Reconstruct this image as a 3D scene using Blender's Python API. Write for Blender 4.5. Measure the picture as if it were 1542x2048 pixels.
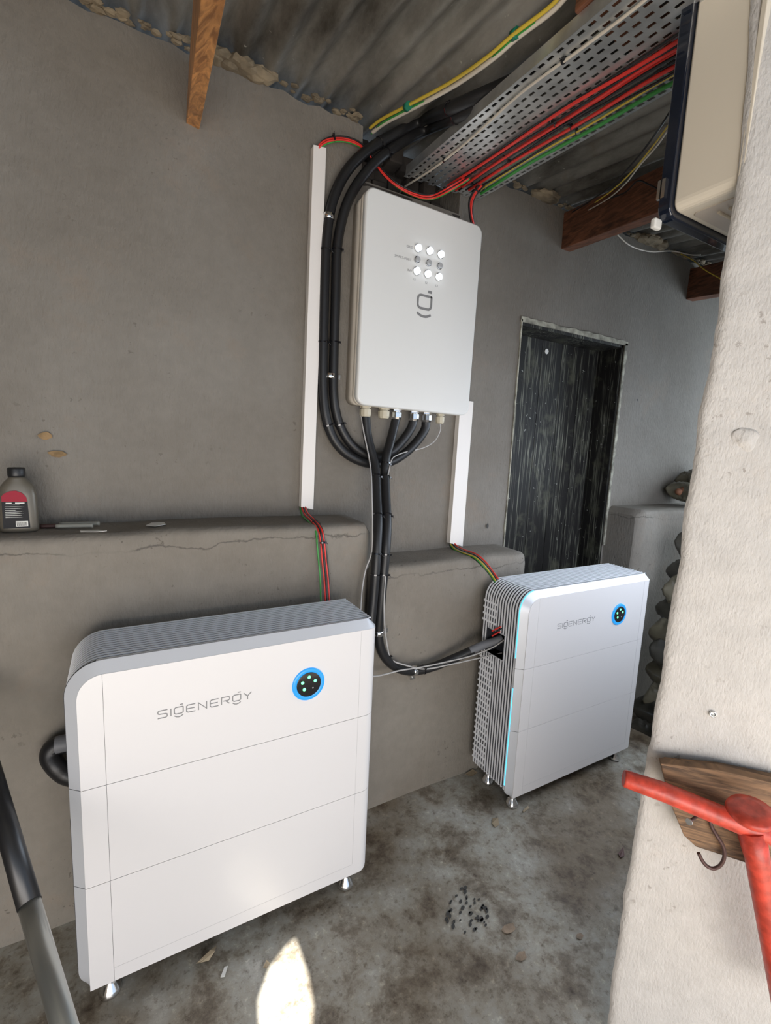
import bpy, bmesh, math, random
from mathutils import Vector, Matrix, noise
random.seed(7)
C=bpy.context.scene.collection
for o in list(bpy.data.objects): bpy.data.objects.remove(o)
# ------------------------------------------------------------------ camera
YAW,PIT,ROLL,FPX=0.51723,-0.13948,0.04578,942.09
CAM=Vector((0.51538,-1.61102,1.38168))
Fv=Vector((math.sin(YAW)*math.cos(PIT),math.cos(YAW)*math.cos(PIT),math.sin(PIT)))
R0=Vector((math.cos(YAW),-math.sin(YAW),0)); U0=R0.cross(Fv)
Rv=R0*math.cos(ROLL)+U0*math.sin(ROLL); Uv=-R0*math.sin(ROLL)+U0*math.cos(ROLL)
cd=bpy.data.cameras.new('camera'); cam=bpy.data.objects.new('camera',cd); C.objects.link(cam)
cd.sensor_fit='VERTICAL'; cd.sensor_height=24; cd.lens=FPX*24/2048; cd.clip_start=.02
M=Matrix((Rv,Uv,-Fv)).transposed().to_4x4(); M.translation=CAM; cam.matrix_world=M
bpy.context.scene.camera=cam
# ------------------------------------------------------------------ light
sc=bpy.context.scene
sc.view_settings.view_transform='Standard'; sc.view_settings.look='None'
sc.view_settings.gamma=1; sc.view_settings.use_curve_mapping=False; sc.view_settings.exposure=0.0
w=bpy.data.worlds.new('world'); sc.world=w; w.use_nodes=True
w.node_tree.nodes['Background'].inputs[0].default_value=(.62,.78,1,1)
w.node_tree.nodes['Background'].inputs[1].default_value=1.3
def area(name,loc,target,sx,sy,power,col):
    d=bpy.data.lights.new(name,'AREA'); d.shape='RECTANGLE'; d.size=sx; d.size_y=sy; d.energy=power; d.color=col
    o=bpy.data.objects.new(name,d); C.objects.link(o); o.location=loc
    o.rotation_euler=(Vector(target)-Vector(loc)).to_track_quat('-Z','Y').to_euler(); return o
area('doorway_daylight',(.15,-3.1,.60),(.7,0,.45),2.4,1.0,55,(1,.915,.83))
area('side_cool_fill',(4.29,-.62,1.45),(2.3,-.3,1.3),.75,1.2,24,(.74,.87,1))  # added cool light at an assumed, unseen opening on the right
area('front_cool_fill',(2.35,-1.09,1.05),(2.2,-.2,.55),1.3,1.1,20,(.78,.86,1))  # added fill for the farther cabinet, hidden behind the pillar; no opening known there
SUN=Vector((.10,.53,-.84)).normalized()
sd=bpy.data.lights.new('sun','SUN'); sd.energy=24; sd.angle=.008; sd.color=(1,.95,.86)
so=bpy.data.objects.new('sun',sd); C.objects.link(so); so.rotation_euler=SUN.to_track_quat('-Z','Y').to_euler(); so.location=(0,-5,6)
# ------------------------------------------------------------------ pixel -> point on a real plane
def ray(x,y): return Fv+Rv*((x-771)/FPX)-Uv*((y-1024)/FPX)
def onp(x,y,pt,n):
    d=ray(x,y); n=Vector(n); return CAM+d*(((Vector(pt)-CAM).dot(n))/d.dot(n))
def aty(x,y,v): return onp(x,y,(0,v,0),(0,1,0))
def atx(x,y,v): return onp(x,y,(v,0,0),(1,0,0))
def atz(x,y,v): return onp(x,y,(0,0,v),(0,0,1))
SL=.113
def rf(x,y,z0=2.468): return onp(x,y,(0,0,z0),(0,-SL,1))
# ------------------------------------------------------------------ materials
def nt(name):
    m=bpy.data.materials.new(name); m.use_nodes=True; t=m.node_tree; return m,t,t.nodes['Principled BSDF']
def basic(name,col,rough=.5,metal=0,emit=None,es=0,coat=0,bump=0,bs=200,var=0,vs=8):
    m,t,b=nt(name); b.inputs['Base Color'].default_value=(*col,1); b.inputs['Roughness'].default_value=rough; b.inputs['Metallic'].default_value=metal
    if coat: b.inputs['Coat Weight'].default_value=coat
    if emit: b.inputs['Emission Color'].default_value=(*emit,1); b.inputs['Emission Strength'].default_value=es
    if bump or var:
        tc=t.nodes.new('ShaderNodeTexCoord'); n=t.nodes.new('ShaderNodeTexNoise'); n.inputs['Scale'].default_value=bs; n.inputs['Detail'].default_value=3
        t.links.new(tc.outputs['Object'],n.inputs['Vector'])
        if bump:
            bp=t.nodes.new('ShaderNodeBump'); bp.inputs['Strength'].default_value=bump; bp.inputs['Distance'].default_value=.003
            t.links.new(n.outputs['Fac'],bp.inputs['Height']); t.links.new(bp.outputs['Normal'],b.inputs['Normal'])
        if var:
            n2=t.nodes.new('ShaderNodeTexNoise'); n2.inputs['Scale'].default_value=vs; n2.inputs['Detail'].default_value=6
            t.links.new(tc.outputs['Object'],n2.inputs['Vector'])
            r=t.nodes.new('ShaderNodeValToRGB'); r.color_ramp.elements[0].position=.35; r.color_ramp.elements[1].position=.65
            r.color_ramp.elements[0].color=(*[c*(1-var) for c in col],1); r.color_ramp.elements[1].color=(*[min(1,c*(1+var*.6)) for c in col],1)
            t.links.new(n2.outputs['Fac'],r.inputs['Fac']); t.links.new(r.outputs['Color'],b.inputs['Base Color'])
    return m
class NB:   # tiny node builder
    def __init__(s,name): s.m,s.t,s.b=nt(name); s.tc=s.t.nodes.new('ShaderNodeTexCoord')
    def n(s,ty,**k):
        x=s.t.nodes.new('ShaderNode'+ty)
        for a,v in k.items():
            if a in x.inputs: x.inputs[a].default_value=v
            else: setattr(x,a,v)
        return x
    def l(s,a,b): s.t.links.new(a,b)
    def mapped(s,scale=(1,1,1),src='Object'):
        mp=s.n('Mapping'); mp.inputs['Scale'].default_value=scale; s.l(s.tc.outputs[src],mp.inputs['Vector']); return mp.outputs['Vector']
    def noise(s,scale,detail=4,vec=None,rough=.55,dist=0):
        x=s.n('TexNoise'); x.inputs['Scale'].default_value=scale; x.inputs['Detail'].default_value=detail; x.inputs['Roughness'].default_value=rough; x.inputs['Distortion'].default_value=dist
        s.l(vec or s.tc.outputs['Object'],x.inputs['Vector']); return x.outputs['Fac']
    def ramp(s,fac,stops):
        r=s.n('ValToRGB'); e=r.color_ramp.elements
        while len(e)<len(stops): e.new(.5)
        for i,(p,c) in enumerate(stops):
            e[i].position=p; e[i].color=(*c,1) if len(c)==3 else c
        s.l(fac,r.inputs['Fac']); return r.outputs['Color']
    def mix(s,fac,a,b,mode='MIX'):
        x=s.t.nodes.new('ShaderNodeMix'); x.data_type='RGBA'; x.blend_type=mode
        for sock,v in ((x.inputs[0],fac),(x.inputs[6],a),(x.inputs[7],b)):
            if isinstance(v,(int,float)): sock.default_value=v
            elif isinstance(v,tuple): sock.default_value=(*v,1)
            else: s.l(v,sock)
        return x.outputs[2]
    def bump(s,h,strength=.4,dist=.004):
        x=s.n('Bump'); x.inputs['Strength'].default_value=strength; x.inputs['Distance'].default_value=dist; s.l(h,x.inputs['Height']); s.l(x.outputs['Normal'],s.b.inputs['Normal'])
def g(v): return (v,v,v)
def plaster(name,c1,c2,stain=(.25,.19,.14),bumpy=.5,pits=.5,pitcol=(.09,.075,.06),bs=(9,110),crack=None):
    b=NB(name)
    base=b.ramp(b.noise(1.6,5),[(.35,c1),(.65,c2)])
    fine=b.ramp(b.noise(30,4),[(.3,g(.90)),(.7,g(1.0))])
    col=b.mix(1,base,fine,'MULTIPLY')
    st=b.ramp(b.noise(3.1,8,rough=.72),[(.55,g(0)),(.72,g(.5))])
    col=b.mix(st,col,stain)
    p=b.ramp(b.noise(48,3,rough=.6),[(.645,g(0)),(.69,g(pits))])
    pm=b.ramp(b.noise(4,3),[(.5,g(0)),(.6,g(1))])
    col=b.mix(b.mix(1,p,pm,'MULTIPLY'),col,pitcol)
    b.l(col,b.b.inputs['Base Color']); b.b.inputs['Roughness'].default_value=.85
    if crack:
        sx=b.n('SeparateXYZ'); b.l(b.tc.outputs['Object'],sx.inputs[0])
        nn=b.noise(7,8,rough=.6); a=b.n('Math',operation='MULTIPLY_ADD'); b.l(nn,a.inputs[0]); a.inputs[1].default_value=.09; b.l(sx.outputs[2],a.inputs[2])
        c=b.n('Math',operation='SUBTRACT'); b.l(a.outputs[0],c.inputs[0]); c.inputs[1].default_value=crack+.045
        d=b.n('Math',operation='ABSOLUTE'); b.l(c.outputs[0],d.inputs[0])
        ln=b.ramp(d.outputs[0],[(.0,g(.75)),(.0028,g(0))]); mk=b.ramp(b.noise(5,3),[(.42,g(.15)),(.55,g(1))])
        col2=b.mix(b.mix(1,ln,mk,'MULTIPLY'),col,(.06,.052,.045)); b.l(col2,b.b.inputs['Base Color'])
    h=b.mix(.5,b.noise(bs[0],6,rough=.6),b.noise(bs[1],5,vec=b.mapped((1,1,.45))))
    b.bump(h,bumpy,.010)
    return b.m
MW=plaster('grey_painted_plaster',(.178,.157,.130),(.226,.207,.180),bumpy=.8)
MP=plaster('pale_rough_plaster',(.56,.53,.495),(.63,.60,.565),stain=(.58,.49,.41),bumpy=.55,pits=.6,pitcol=(.26,.22,.19),bs=(26,190))
def floor_mat():
    b=NB('worn_concrete')
    col=b.ramp(b.noise(7,10,rough=.74,dist=.15),[(.33,(.09,.07,.052)),(.42,(.185,.155,.12)),(.50,(.30,.275,.23)),(.60,(.35,.335,.30)),(.70,(.47,.45,.41))])
    big=b.ramp(b.noise(1.7,4),[(.40,(.55,.47,.38)),(.60,(1.08,1.1,1.1))])
    col=b.mix(1,col,big,'MULTIPLY')
    sp=b.ramp(b.noise(46,6,rough=.75),[(.34,(.45,.40,.35)),(.46,(1,1,1)),(.58,(1,1,1)),(.66,(1.55,1.55,1.5))])
    col=b.mix(.8,col,b.mix(1,col,sp,'MULTIPLY'))
    b.l(col,b.b.inputs['Base Color'])
    r=b.ramp(b.noise(6,5),[(.4,g(.35)),(.6,g(.62))]); b.l(r,b.b.inputs['Roughness'])
    b.bump(b.noise(20,7),.25,.006); return b.m
MF=floor_mat()
def roof_mat():
    b=NB('weathered_zinc')
    col=b.ramp(b.noise(4,8,vec=b.mapped((1,.35,1)),rough=.68),[(.36,(.075,.068,.056)),(.5,(.215,.205,.18)),(.66,(.38,.36,.32))])
    sp=b.ramp(b.noise(45,2),[(.72,g(0)),(.78,g(.7))]); col=b.mix(sp,col,(.6,.58,.5))
    ru=b.ramp(b.noise(2.3,6,rough=.7),[(.6,g(0)),(.72,g(.55))]); col=b.mix(ru,col,(.16,.10,.05))
    b.l(col,b.b.inputs['Base Color']); b.b.inputs['Metallic'].default_value=.45; b.b.inputs['Roughness'].default_value=.55
    b.bump(b.noise(25,5),.2,.004); return b.m
MR=roof_mat()
def wood(name,c1,c2,ax=(30,1.5,30),rough=.55):
    b=NB(name); v=b.mapped(ax)
    col=b.ramp(b.noise(2.2,6,vec=v,dist=1.2),[(.35,c1),(.62,c2)])
    dk=b.ramp(b.noise(6,3),[(.3,g(.6)),(.6,g(1))]); col=b.mix(1,col,dk,'MULTIPLY')
    b.l(col,b.b.inputs['Base Color']); b.b.inputs['Roughness'].default_value=rough; b.bump(b.noise(4,4,vec=v),.3,.003); return b.m
MTIM=wood('varnished_pine',(.34,.13,.03),(.80,.36,.11),rough=.4)
MBEAM=wood('red_brown_beam',(.09,.036,.02),(.26,.10,.05))
MBRD=wood('weathered_board',(.09,.055,.033),(.33,.19,.10),ax=(4,4,45),rough=.75)
def door_mat():
    b=NB('black_streaked_paint')
    s=b.noise(34,3,vec=b.mapped((1,1,.020)),rough=.75); q=b.n('Math',operation='SUBTRACT'); b.l(s,q.inputs[0]); q.inputs[1].default_value=.52
    ab=b.n('Math',operation='ABSOLUTE'); b.l(q.outputs[0],ab.inputs[0]); st=b.ramp(ab.outputs[0],[(.003,g(.85)),(.017,g(0))])
    mask=b.ramp(b.noise(5,4,vec=b.mapped((1,1,.5))),[(.38,g(.25)),(.6,g(1))])
    col=b.mix(b.mix(1,st,mask,'MULTIPLY'),(.013,.012,.011),(.27,.27,.215))
    sp=b.ramp(b.noise(42,2),[(.70,g(0)),(.735,g(.8))]); col=b.mix(sp,col,(.30,.30,.27))
    bl=b.ramp(b.noise(9,6),[(.54,g(0)),(.68,g(.7))]); col=b.mix(bl,col,(.10,.10,.07))
    b.l(col,b.b.inputs['Base Color']); b.b.inputs['Roughness'].default_value=.6; b.b.inputs['Specular IOR Level'].default_value=.3; b.bump(s,.1,.002); return b.m
MD=door_mat()
WH=basic('satin_white',(.70,.68,.675),.38,coat=.15)
GW=basic('gateway_white',(.74,.74,.72),.33,coat=.2)
GC=basic('cream_plastic',(.74,.68,.59),.45)
SILV=basic('satin_silver',(.66,.68,.72),.42,.3)
FIN=basic('fin_silver',(.88,.90,.94),.38,.15)
DARK=basic('gap_shade_and_strip',(.028,.03,.038),.6)  # near-black paints the shade between ribs; the unlit strip shares it
BLK=basic('black_rubber',(.012,.012,.013),.42,bump=.1)
BLKG=basic('black_gloss',(.008,.008,.01),.12,coat=.5)
CHR=basic('polished_metal',(.75,.75,.75),.15,1)
ZINC=basic('bright_zinc',(.72,.73,.72),.3,.8,var=.25,vs=12)
RED=basic('red_insulation',(.70,.035,.025),.4)
GRN=basic('green_insulation',(.04,.28,.05),.4)
YEL=basic('yellow_insulation',(.62,.45,.05),.4)
WIR=basic('white_insulation',(.62,.56,.47),.45)
GRY=basic('grey_insulation',(.42,.41,.40),.45)
SLV=basic('grey_sleeve',(.16,.165,.18),.5,bump=.2)
TRW=basic('trunking_white',(.80,.76,.72),.45)
INK=basic('grey_ink',(.22,.22,.22),.5)
INKL=basic('light_grey_ink',(.30,.30,.31),.5)
BLUE=basic('blue_light',(.02,.13,.3),.3,emit=(.012,.30,.78),es=.95)
STRIP=basic('light_strip_blue',(.1,.5,.7),.3,emit=(.12,.62,.95),es=1.3)
LED=basic('green_led',(.2,.8,.4),.3,emit=(.14,1,.36),es=1.8)
LAMP=basic('white_lamp',(.9,.95,1),.3,emit=(.82,.90,1),es=3.2)
LENS=basic('clear_lens',(.42,.43,.44),.2)
BEIGE=basic('beige_gland',(.52,.47,.36),.45)
CREAM=basic('device_cream',(.80,.72,.59),.4,bump=.03)
NAVY=basic('device_glass_edge',(.006,.010,.022),.1,coat=.6)
BRICK=basic('dark_brick',(.055,.045,.038),.9,bump=.8,bs=30,var=.5,vs=9)  # brick coloured almost black, mottled at random
MORT=basic('dried_mortar',(.22,.175,.115),.95,bump=.8,bs=45,var=.55,vs=14)
REDP=basic('chipped_red_paint',(.58,.065,.038),.4,bump=.25,bs=60,var=.30,vs=55)
RUST=basic('rusty_steel',(.10,.055,.05),.55,.4)
BOTL=basic('bottle_grey',(.13,.115,.09),.35,.2)
LABB=basic('label_black',(.010,.010,.012),.75)
LABR=basic('label_red',(.30,.012,.03),.75)
PAPER=basic('paper_white',(.75,.74,.70),.6)
BAG=basic('olive_plastic_bag',(.13,.115,.078),.3,coat=.3,bump=.7,bs=16,var=.45,vs=9)
BAG2=basic('dark_plastic_bag',(.05,.046,.036),.28,coat=.4,bump=.7,bs=20,var=.5,vs=9)
BAGT=basic('orange_tie',(.30,.13,.07),.6)
STEEL=basic('steel_pole',(.42,.43,.41),.33,.85)
LEAF=basic('dry_leaf',(.30,.24,.16),.7)
# ------------------------------------------------------------------ mesh helpers
class G:
    def __init__(s): s.v=[]; s.f=[]; s.mi=[]; s.sm=[]
    def add(s,v,f,mi=0,sm=False):
        o=len(s.v); s.v+=[tuple(p) for p in v]; s.f+=[tuple(i+o for i in q) for q in f]; s.mi+=[mi]*len(f); s.sm+=[sm]*len(f); return s
    def box(s,a,b,mi=0,rot=None,ctr=None):
        x0,y0,z0=a; x1,y1,z1=b
        v=[Vector((x,y,z)) for z in(z0,z1) for y in(y0,y1) for x in(x0,x1)]
        if rot is not None:
            c=Vector(ctr) if ctr is not None else sum(v,Vector())/8
            v=[c+rot@(p-c) for p in v]
        return s.add(v,[(0,2,3,1),(4,5,7,6),(0,1,5,4),(2,6,7,3),(0,4,6,2),(1,3,7,5)],mi)
    def hexa(s,v,mi=0): return s.add(v,[(0,2,3,1),(4,5,7,6),(0,1,5,4),(2,6,7,3),(0,4,6,2),(1,3,7,5)],mi)
    def prism(s,poly,dv,mi=0,sm=False):
        n=len(poly); dv=Vector(dv); a=[Vector(p) for p in poly]; b=[p+dv for p in a]
        s.add(a+b,[tuple(range(n-1,-1,-1)),tuple(range(n,2*n))],mi)
        s.add(a+b,[(i,(i+1)%n,n+(i+1)%n,n+i) for i in range(n)],mi,sm); return s
    def tube(s,pts,r,seg=10,mi=0,cap=True,rr=None):
        pts=[Vector(p) for p in pts]; n=len(pts); T=[]
        for i in range(n): T.append((pts[min(i+1,n-1)]-pts[max(i-1,0)]).normalized())
        up=Vector((0,0,1)) if abs(T[0].z)<.9 else Vector((1,0,0)); N=T[0].cross(up).normalized(); v=[]
        for i in range(n):
            N=(N-T[i]*N.dot(T[i])).normalized(); B=T[i].cross(N); q=rr[i] if rr else r
            for k in range(seg):
                a=2*math.pi*k/seg; v.append(pts[i]+(N*math.cos(a)+B*math.sin(a))*q)
        f=[(i*seg+k,i*seg+(k+1)%seg,(i+1)*seg+(k+1)%seg,(i+1)*seg+k) for i in range(n-1) for k in range(seg)]
        s.add(v,f,mi,True)
        if cap: s.add(v[:seg],[tuple(range(seg-1,-1,-1))],mi); s.add(v[-seg:],[tuple(range(seg))],mi)
        return s
    def lathe(s,prof,ctr,axis=(0,0,1),seg=20,mi=0,sm=True):
        ax=Vector(axis).normalized(); t=Vector((1,0,0)) if abs(ax.x)<.9 else Vector((0,1,0)); N=ax.cross(t).normalized(); B=ax.cross(N); c=Vector(ctr)
        v=[c+ax*h+(N*math.cos(2*math.pi*k/seg)+B*math.sin(2*math.pi*k/seg))*r for r,h in prof for k in range(seg)]
        n=len(prof); s.add(v,[(i*seg+k,i*seg+(k+1)%seg,(i+1)*seg+(k+1)%seg,(i+1)*seg+k) for i in range(n-1) for k in range(seg)],mi,sm)
        s.add(v[:seg],[tuple(range(seg-1,-1,-1))],mi); s.add(v[-seg:],[tuple(range(seg))],mi); return s
    def build(s,name,mats,parent=None,bevel=0,fix=True,local=None):
        if not isinstance(mats,(list,tuple)): mats=[mats]
        me=bpy.data.meshes.new(name)
        v=s.v
        if local is not None: v=[tuple(Vector(p)-Vector(local)) for p in v]
        me.from_pydata(v,[],s.f)
        for m in mats: me.materials.append(m)
        me.polygons.foreach_set('material_index',s.mi); me.polygons.foreach_set('use_smooth',s.sm)
        bm=bmesh.new(); bm.from_mesh(me)
        if fix: bmesh.ops.remove_doubles(bm,verts=bm.verts,dist=1e-6); bmesh.ops.recalc_face_normals(bm,faces=bm.faces)
        bm.to_mesh(me); bm.free(); me.update()
        o=bpy.data.objects.new(name,me); C.objects.link(o)
        if local is not None and parent is None: o.location=local
        if parent: o.parent=parent
        if bevel:
            b=o.modifiers.new('bevel','BEVEL'); b.width=bevel; b.segments=3; b.limit_method='ANGLE'; b.angle_limit=.6
            b.harden_normals=True
        return o
def smooth(pts,n=6):
    P=[Vector(p) for p in pts]; P=[P[0]*2-P[1]]+P+[P[-1]*2-P[-2]]; out=[]
    for i in range(1,len(P)-2):
        a,b,c,d=P[i-1:i+3]
        for k in range(n):
            t=k/n; out.append(.5*((2*b)+(c-a)*t+(2*a-5*b+4*c-d)*t*t+(3*b-a-3*c+d)*t**3))
    return out+[P[-2]]
def tag(o,label,cat,group=None):
    o['label']=label; o['category']=cat
    if group: o['group']=group
    return o
def struct(o): o['kind']='structure'; return o
def thing(name,loc,label,cat,group=None):
    o=bpy.data.objects.new(name,None); C.objects.link(o); o.location=loc; o.empty_display_size=.05; return tag(o,label,cat,group)
def ribbon(gm,poly,w,org,ex,ez,th,mi=0):
    """flat stroke of width w along a 2-D polyline, extruded by th"""
    P=[Vector((a,b)) for i,(a,b) in enumerate(poly) if i==0 or abs(a-poly[i-1][0])+abs(b-poly[i-1][1])>1e-7]; n=len(P); L=[];Rr=[]
    for i in range(n):
        if i==0: t=(P[1]-P[0]).normalized()
        elif i==n-1: t=(P[-1]-P[-2]).normalized()
        else:
            t1=(P[i]-P[i-1]).normalized(); t2=(P[i+1]-P[i]).normalized(); t=(t1+t2)
            t=t.normalized() if t.length>1e-6 else t2
        m=Vector((-t.y,t.x)); k=w/2
        if 0<i<n-1: k=w/2/max(.5,m.dot(Vector((-t1.y,t1.x))))
        L.append(P[i]+m*k); Rr.append(P[i]-m*k)
    org=Vector(org);ex=Vector(ex);ez=Vector(ez);nn=Vector(th)
    def q(p): return org+ex*p.x+ez*p.y
    v=[q(p) for p in L]+[q(p) for p in Rr]+[q(p)+nn for p in L]+[q(p)+nn for p in Rr]
    f=[]
    for i in range(n-1):
        f+=[(i,i+1,n+i+1,n+i),(2*n+i,3*n+i,3*n+i+1,2*n+i+1),(i,2*n+i,2*n+i+1,i+1),(n+i,n+i+1,3*n+i+1,3*n+i)]
    f+=[(0,n,3*n,2*n),(n-1,3*n-1,4*n-1,2*n-1)]
    gm.add(v,f,mi)
def text(s,size,org,ex,ez,mat,name,parent,label=None):
    cu=bpy.data.curves.new('t','FONT'); cu.body=s; cu.size=size; cu.extrude=.0002; cu.resolution_u=2
    t=bpy.data.objects.new('t',cu); C.objects.link(t); dg=bpy.context.evaluated_depsgraph_get()
    me=bpy.data.meshes.new_from_object(t.evaluated_get(dg)); bpy.data.objects.remove(t)
    ex=Vector(ex).normalized(); ez=Vector(ez).normalized(); n=ex.cross(ez)
    me.transform(Matrix((ex,ez,n)).transposed().to_4x4()); me.transform(Matrix.Translation(org))
    me.materials.clear(); me.materials.append(mat)
    o=bpy.data.objects.new(name,me); C.objects.link(o); o.parent=parent; return o
# ------------------------------------------------------------------ room
RZ=2.468
def roofz(y): return RZ+SL*y
# back wall with door hole and a cavity near the roof
DX0,DX1,DZ=2.076,2.800,1.948
CX0,CX1,CZ=1.275,1.70,2.29
def wallgrid():
    gm=G(); xs=[-1.2]; 
    step=.04
    import itertools
    def samples(a,b): 
        n=max(1,round((b-a)/step)); return [a+(b-a)*i/n for i in range(n)]
    brk=[-1.2,CX0,CX1,DX0,DX1,4.4]; xs=[]
    for a,b in zip(brk,brk[1:]): xs+=samples(a,b)
    xs.append(4.4)
    zb=[0,DZ,CZ,2.47]; zs=[]
    for a,b in zip(zb,zb[1:]): zs+=samples(a,b)
    zs.append(2.47)
    nx=len(xs); nz=len(zs)
    def v(x,z):
        y=.006*noise.noise((x*2.2,z*2.2,3)) +.002*noise.noise((x*9,z*9,1))
        zz=z
        if z>2.46: zz=z-.022*abs(noise.noise((x*9,0,7)))-.012*abs(noise.noise((x*31,5,7)))-.004
        return (x,y,zz)
    V=[v(x,z) for z in zs for x in xs]
    F=[]
    for j in range(nz-1):
        for i in range(nx-1):
            xm=(xs[i]+xs[i+1])/2; zm=(zs[j]+zs[j+1])/2
            if DX0<xm<DX1 and zm<DZ: continue
            if CX0<xm<CX1 and zm>CZ: continue
            F.append((j*nx+i,j*nx+i+1,(j+1)*nx+i+1,(j+1)*nx+i))
    gm.add(V,F,0,True)
    # top and reveals
    gm.box((-1.2,.006,-.02),(CX0-.001,.26,2.44)); gm.box((CX1+.001,.006,DZ+.002),(4.4,.26,2.44)); gm.box((CX0-.001,.006,DZ+.002),(CX1+.001,.26,CZ-.002))
    gm.box((CX0-.001,.006,-.02),(DX0-.001,.26,DZ+.002)); gm.box((DX1+.001,.006,-.02),(4.4,.26,DZ+.002))
    return gm
struct(wallgrid().build('wall_back',MW,fix=False))
# pale chipped plaster rim of the doorway
gm=G()
def rim(p0,p1,w,nrm):
    p0=Vector(p0);p1=Vector(p1);nrm=Vector(nrm); n=40; A=[];B=[]
    for i in range(n+1):
        p=p0.lerp(p1,i/n); k=w*(.65+.7*abs(noise.noise(p*14))); A.append(p+Vector((0,-.0075,0))); B.append(p+nrm*k+Vector((0,-.0075,0)))
    v=A+B+[p+Vector((0,.006,0)) for p in A]+[p+Vector((0,.006,0)) for p in B]; m=n+1
    f=[]
    for i in range(n): f+=[(i,i+1,m+i+1,m+i),(m+i,m+i+1,3*m+i+1,3*m+i),(i,i+1,2*m+i+1,2*m+i)]
    gm.add(v,f)
rim((DX0-.01,0,DZ),(DX1+.02,0,DZ),.026,(0,0,1)); rim((DX1,0,.9),(DX1,0,DZ+.01),.022,(1,0,0)); rim((DX0,0,.9),(DX0,0,DZ+.01),.008,(-1,0,0))
MRIM=basic('chipped_rim',(.36,.345,.28),.9,bump=.8,bs=60,var=.55,vs=22)
struct(gm.build('trim_1',MRIM,fix=False))
# door leaf and black painted reveals
gm=G()
DD=.14
n=5
for i in range(n):
    a=DX0+(DX1-DX0)*i/n; b=DX0+(DX1-DX0)*(i+1)/n-.003; gm.box((a,DD,.0),(b,DD+.03,DZ+.01))
gm.box((DX0,DD+.03,0),(DX1,DD+.05,DZ))
dr=struct(gm.build('door_1',MD)); 
gm=G(); gm.box((DX1-.012,.004,0),(DX1+.001,DD,DZ)); gm.box((DX0-.001,.004,0),(DX0+.010,DD,DZ)); gm.box((DX0,.004,DZ-.012),(DX1,DD,DZ+.001)); gm.build('door_frame',MD,dr)
gm=G(); gm.lathe([(.002,0),(.014,.001),(.012,.003)],aty(1093,703,DD),(0,-1,0),8); gm.build('paint_chip',PAPER,dr)
# cavity in the masonry above the wall head
gm=G(); gm.box((CX0-.02,.16,CZ-.02),(CX1+.02,.26,2.46)); gm.box((CX0-.01,.0,CZ-.03),(CX1+.01,.17,CZ))
for k in range(6):
    bx=CX0+.02+k*.066; h=.06
    for r in range(3):
        if random.random()<.75:
            z=CZ+.004+r*.07; gm.box((bx+(r%2)*.03,.115+random.uniform(-.05,.03),z),(bx+(r%2)*.03+.058,.17,z+.055),rot=Matrix.Rotation(random.uniform(-.12,.12),3,'Z'))
struct(gm.build('trim_2',BRICK,bevel=.006))
# plinths (thick lower wall): left high, middle low, right high
PL=-.184
def plinth(name,x0,x1,zt,rr=.022,capl=False,capr=True,rn=.03):
    xs=[x0+(x1-x0)*i/ max(2,int((x1-x0)/.03)) for i in range(max(2,int((x1-x0)/.03))+1)]
    prof=[]; 
    prof.append((.01,zt+.004)); 
    for k in range(5): prof.append((-.03-(abs(PL)-.03-rr)*k/4, zt+.002))
    for k in range(1,8):
        a=math.pi/2*k/7; prof.append((PL+rr-rr*math.sin(a), zt-rr+rr*math.cos(a)))
    for k in range(1,26): prof.append((PL,zt-rr-(zt-rr+.01)*k/25))
    gm=G(); V=[]; m=len(prof)
    for x in xs:
        e=0
        if capr and x1-x<rn: e=rn-math.sqrt(max(0,rn*rn-(rn-(x1-x))**2))
        if capl and x-x0<rn: e=max(e,rn-math.sqrt(max(0,rn*rn-(rn-(x-x0))**2)))
        for (y,z) in prof:
            d=.007*noise.noise((x*3,z*3,y*3+5))+.003*noise.noise((x*14,z*14,y*14))
            zz=z+(d*.8 if z>zt-.03 else 0)-(e if z>zt-.1 else 0); V.append((x,(y+d if y<-.05 else y)+e*(.8 if y<-.1 else 0),zz))
    F=[(i*m+k,i*m+k+1,(i+1)*m+k+1,(i+1)*m+k) for i in range(len(xs)-1) for k in range(m-1)]
    gm.add(V,F,0,True)
    for i in (0,len(xs)-1):
        loop=V[i*m:(i+1)*m]+[(xs[i],.01,-.01)]; gm.add(loop,[tuple(range(len(loop)))])
    return struct(gm.build(name,plaster('plinth_plaster_'+name,(.205,.18,.148),(.255,.232,.198),crack=zt-.042,bumpy=.6,pits=.7)))
plinth('trim_3',-1.2,1.281,1.116); plinth('trim_4',1.275,2.055,.951); plinth('trim_5',2.815,4.35,1.112,capl=True,capr=False)
# floor
gm=G(); n=60; V=[];xs=[-1.3+5.8*i/n for i in range(n+1)]; ys=[-3.6+3.7*i/n for i in range(n+1)]
V=[(x,y,.003*noise.noise((x*1.7,y*1.7,0))-.003) for y in ys for x in xs]
gm.add(V,[(j*(n+1)+i,j*(n+1)+i+1,(j+1)*(n+1)+i+1,(j+1)*(n+1)+i) for j in range(n) for i in range(n)],0,True)
struct(gm.build('floor',MF,fix=False))
# corrugated roof over the room
gm=G(); V=[]; pit=.090; xs=[-1.25+.0095*i for i in range(int(5.7/.0095))]; ys=[.3-i*.1 for i in range(17)]
for y in ys:
    for x in xs: V.append((x,y,roofz(y)+.022+0.0135*math.cos(2*math.pi*x/pit)))
nx=len(xs); F=[(j*nx+i,j*nx+i+1,(j+1)*nx+i+1,(j+1)*nx+i) for j in range(len(ys)-1) for i in range(nx-1)]
gm.add(V,F,0,True); gm.add([(a,b,c+.0015) for a,b,c in V],[f[::-1] for f in F],0,True); struct(gm.build('ceiling',MR,fix=False))
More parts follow.
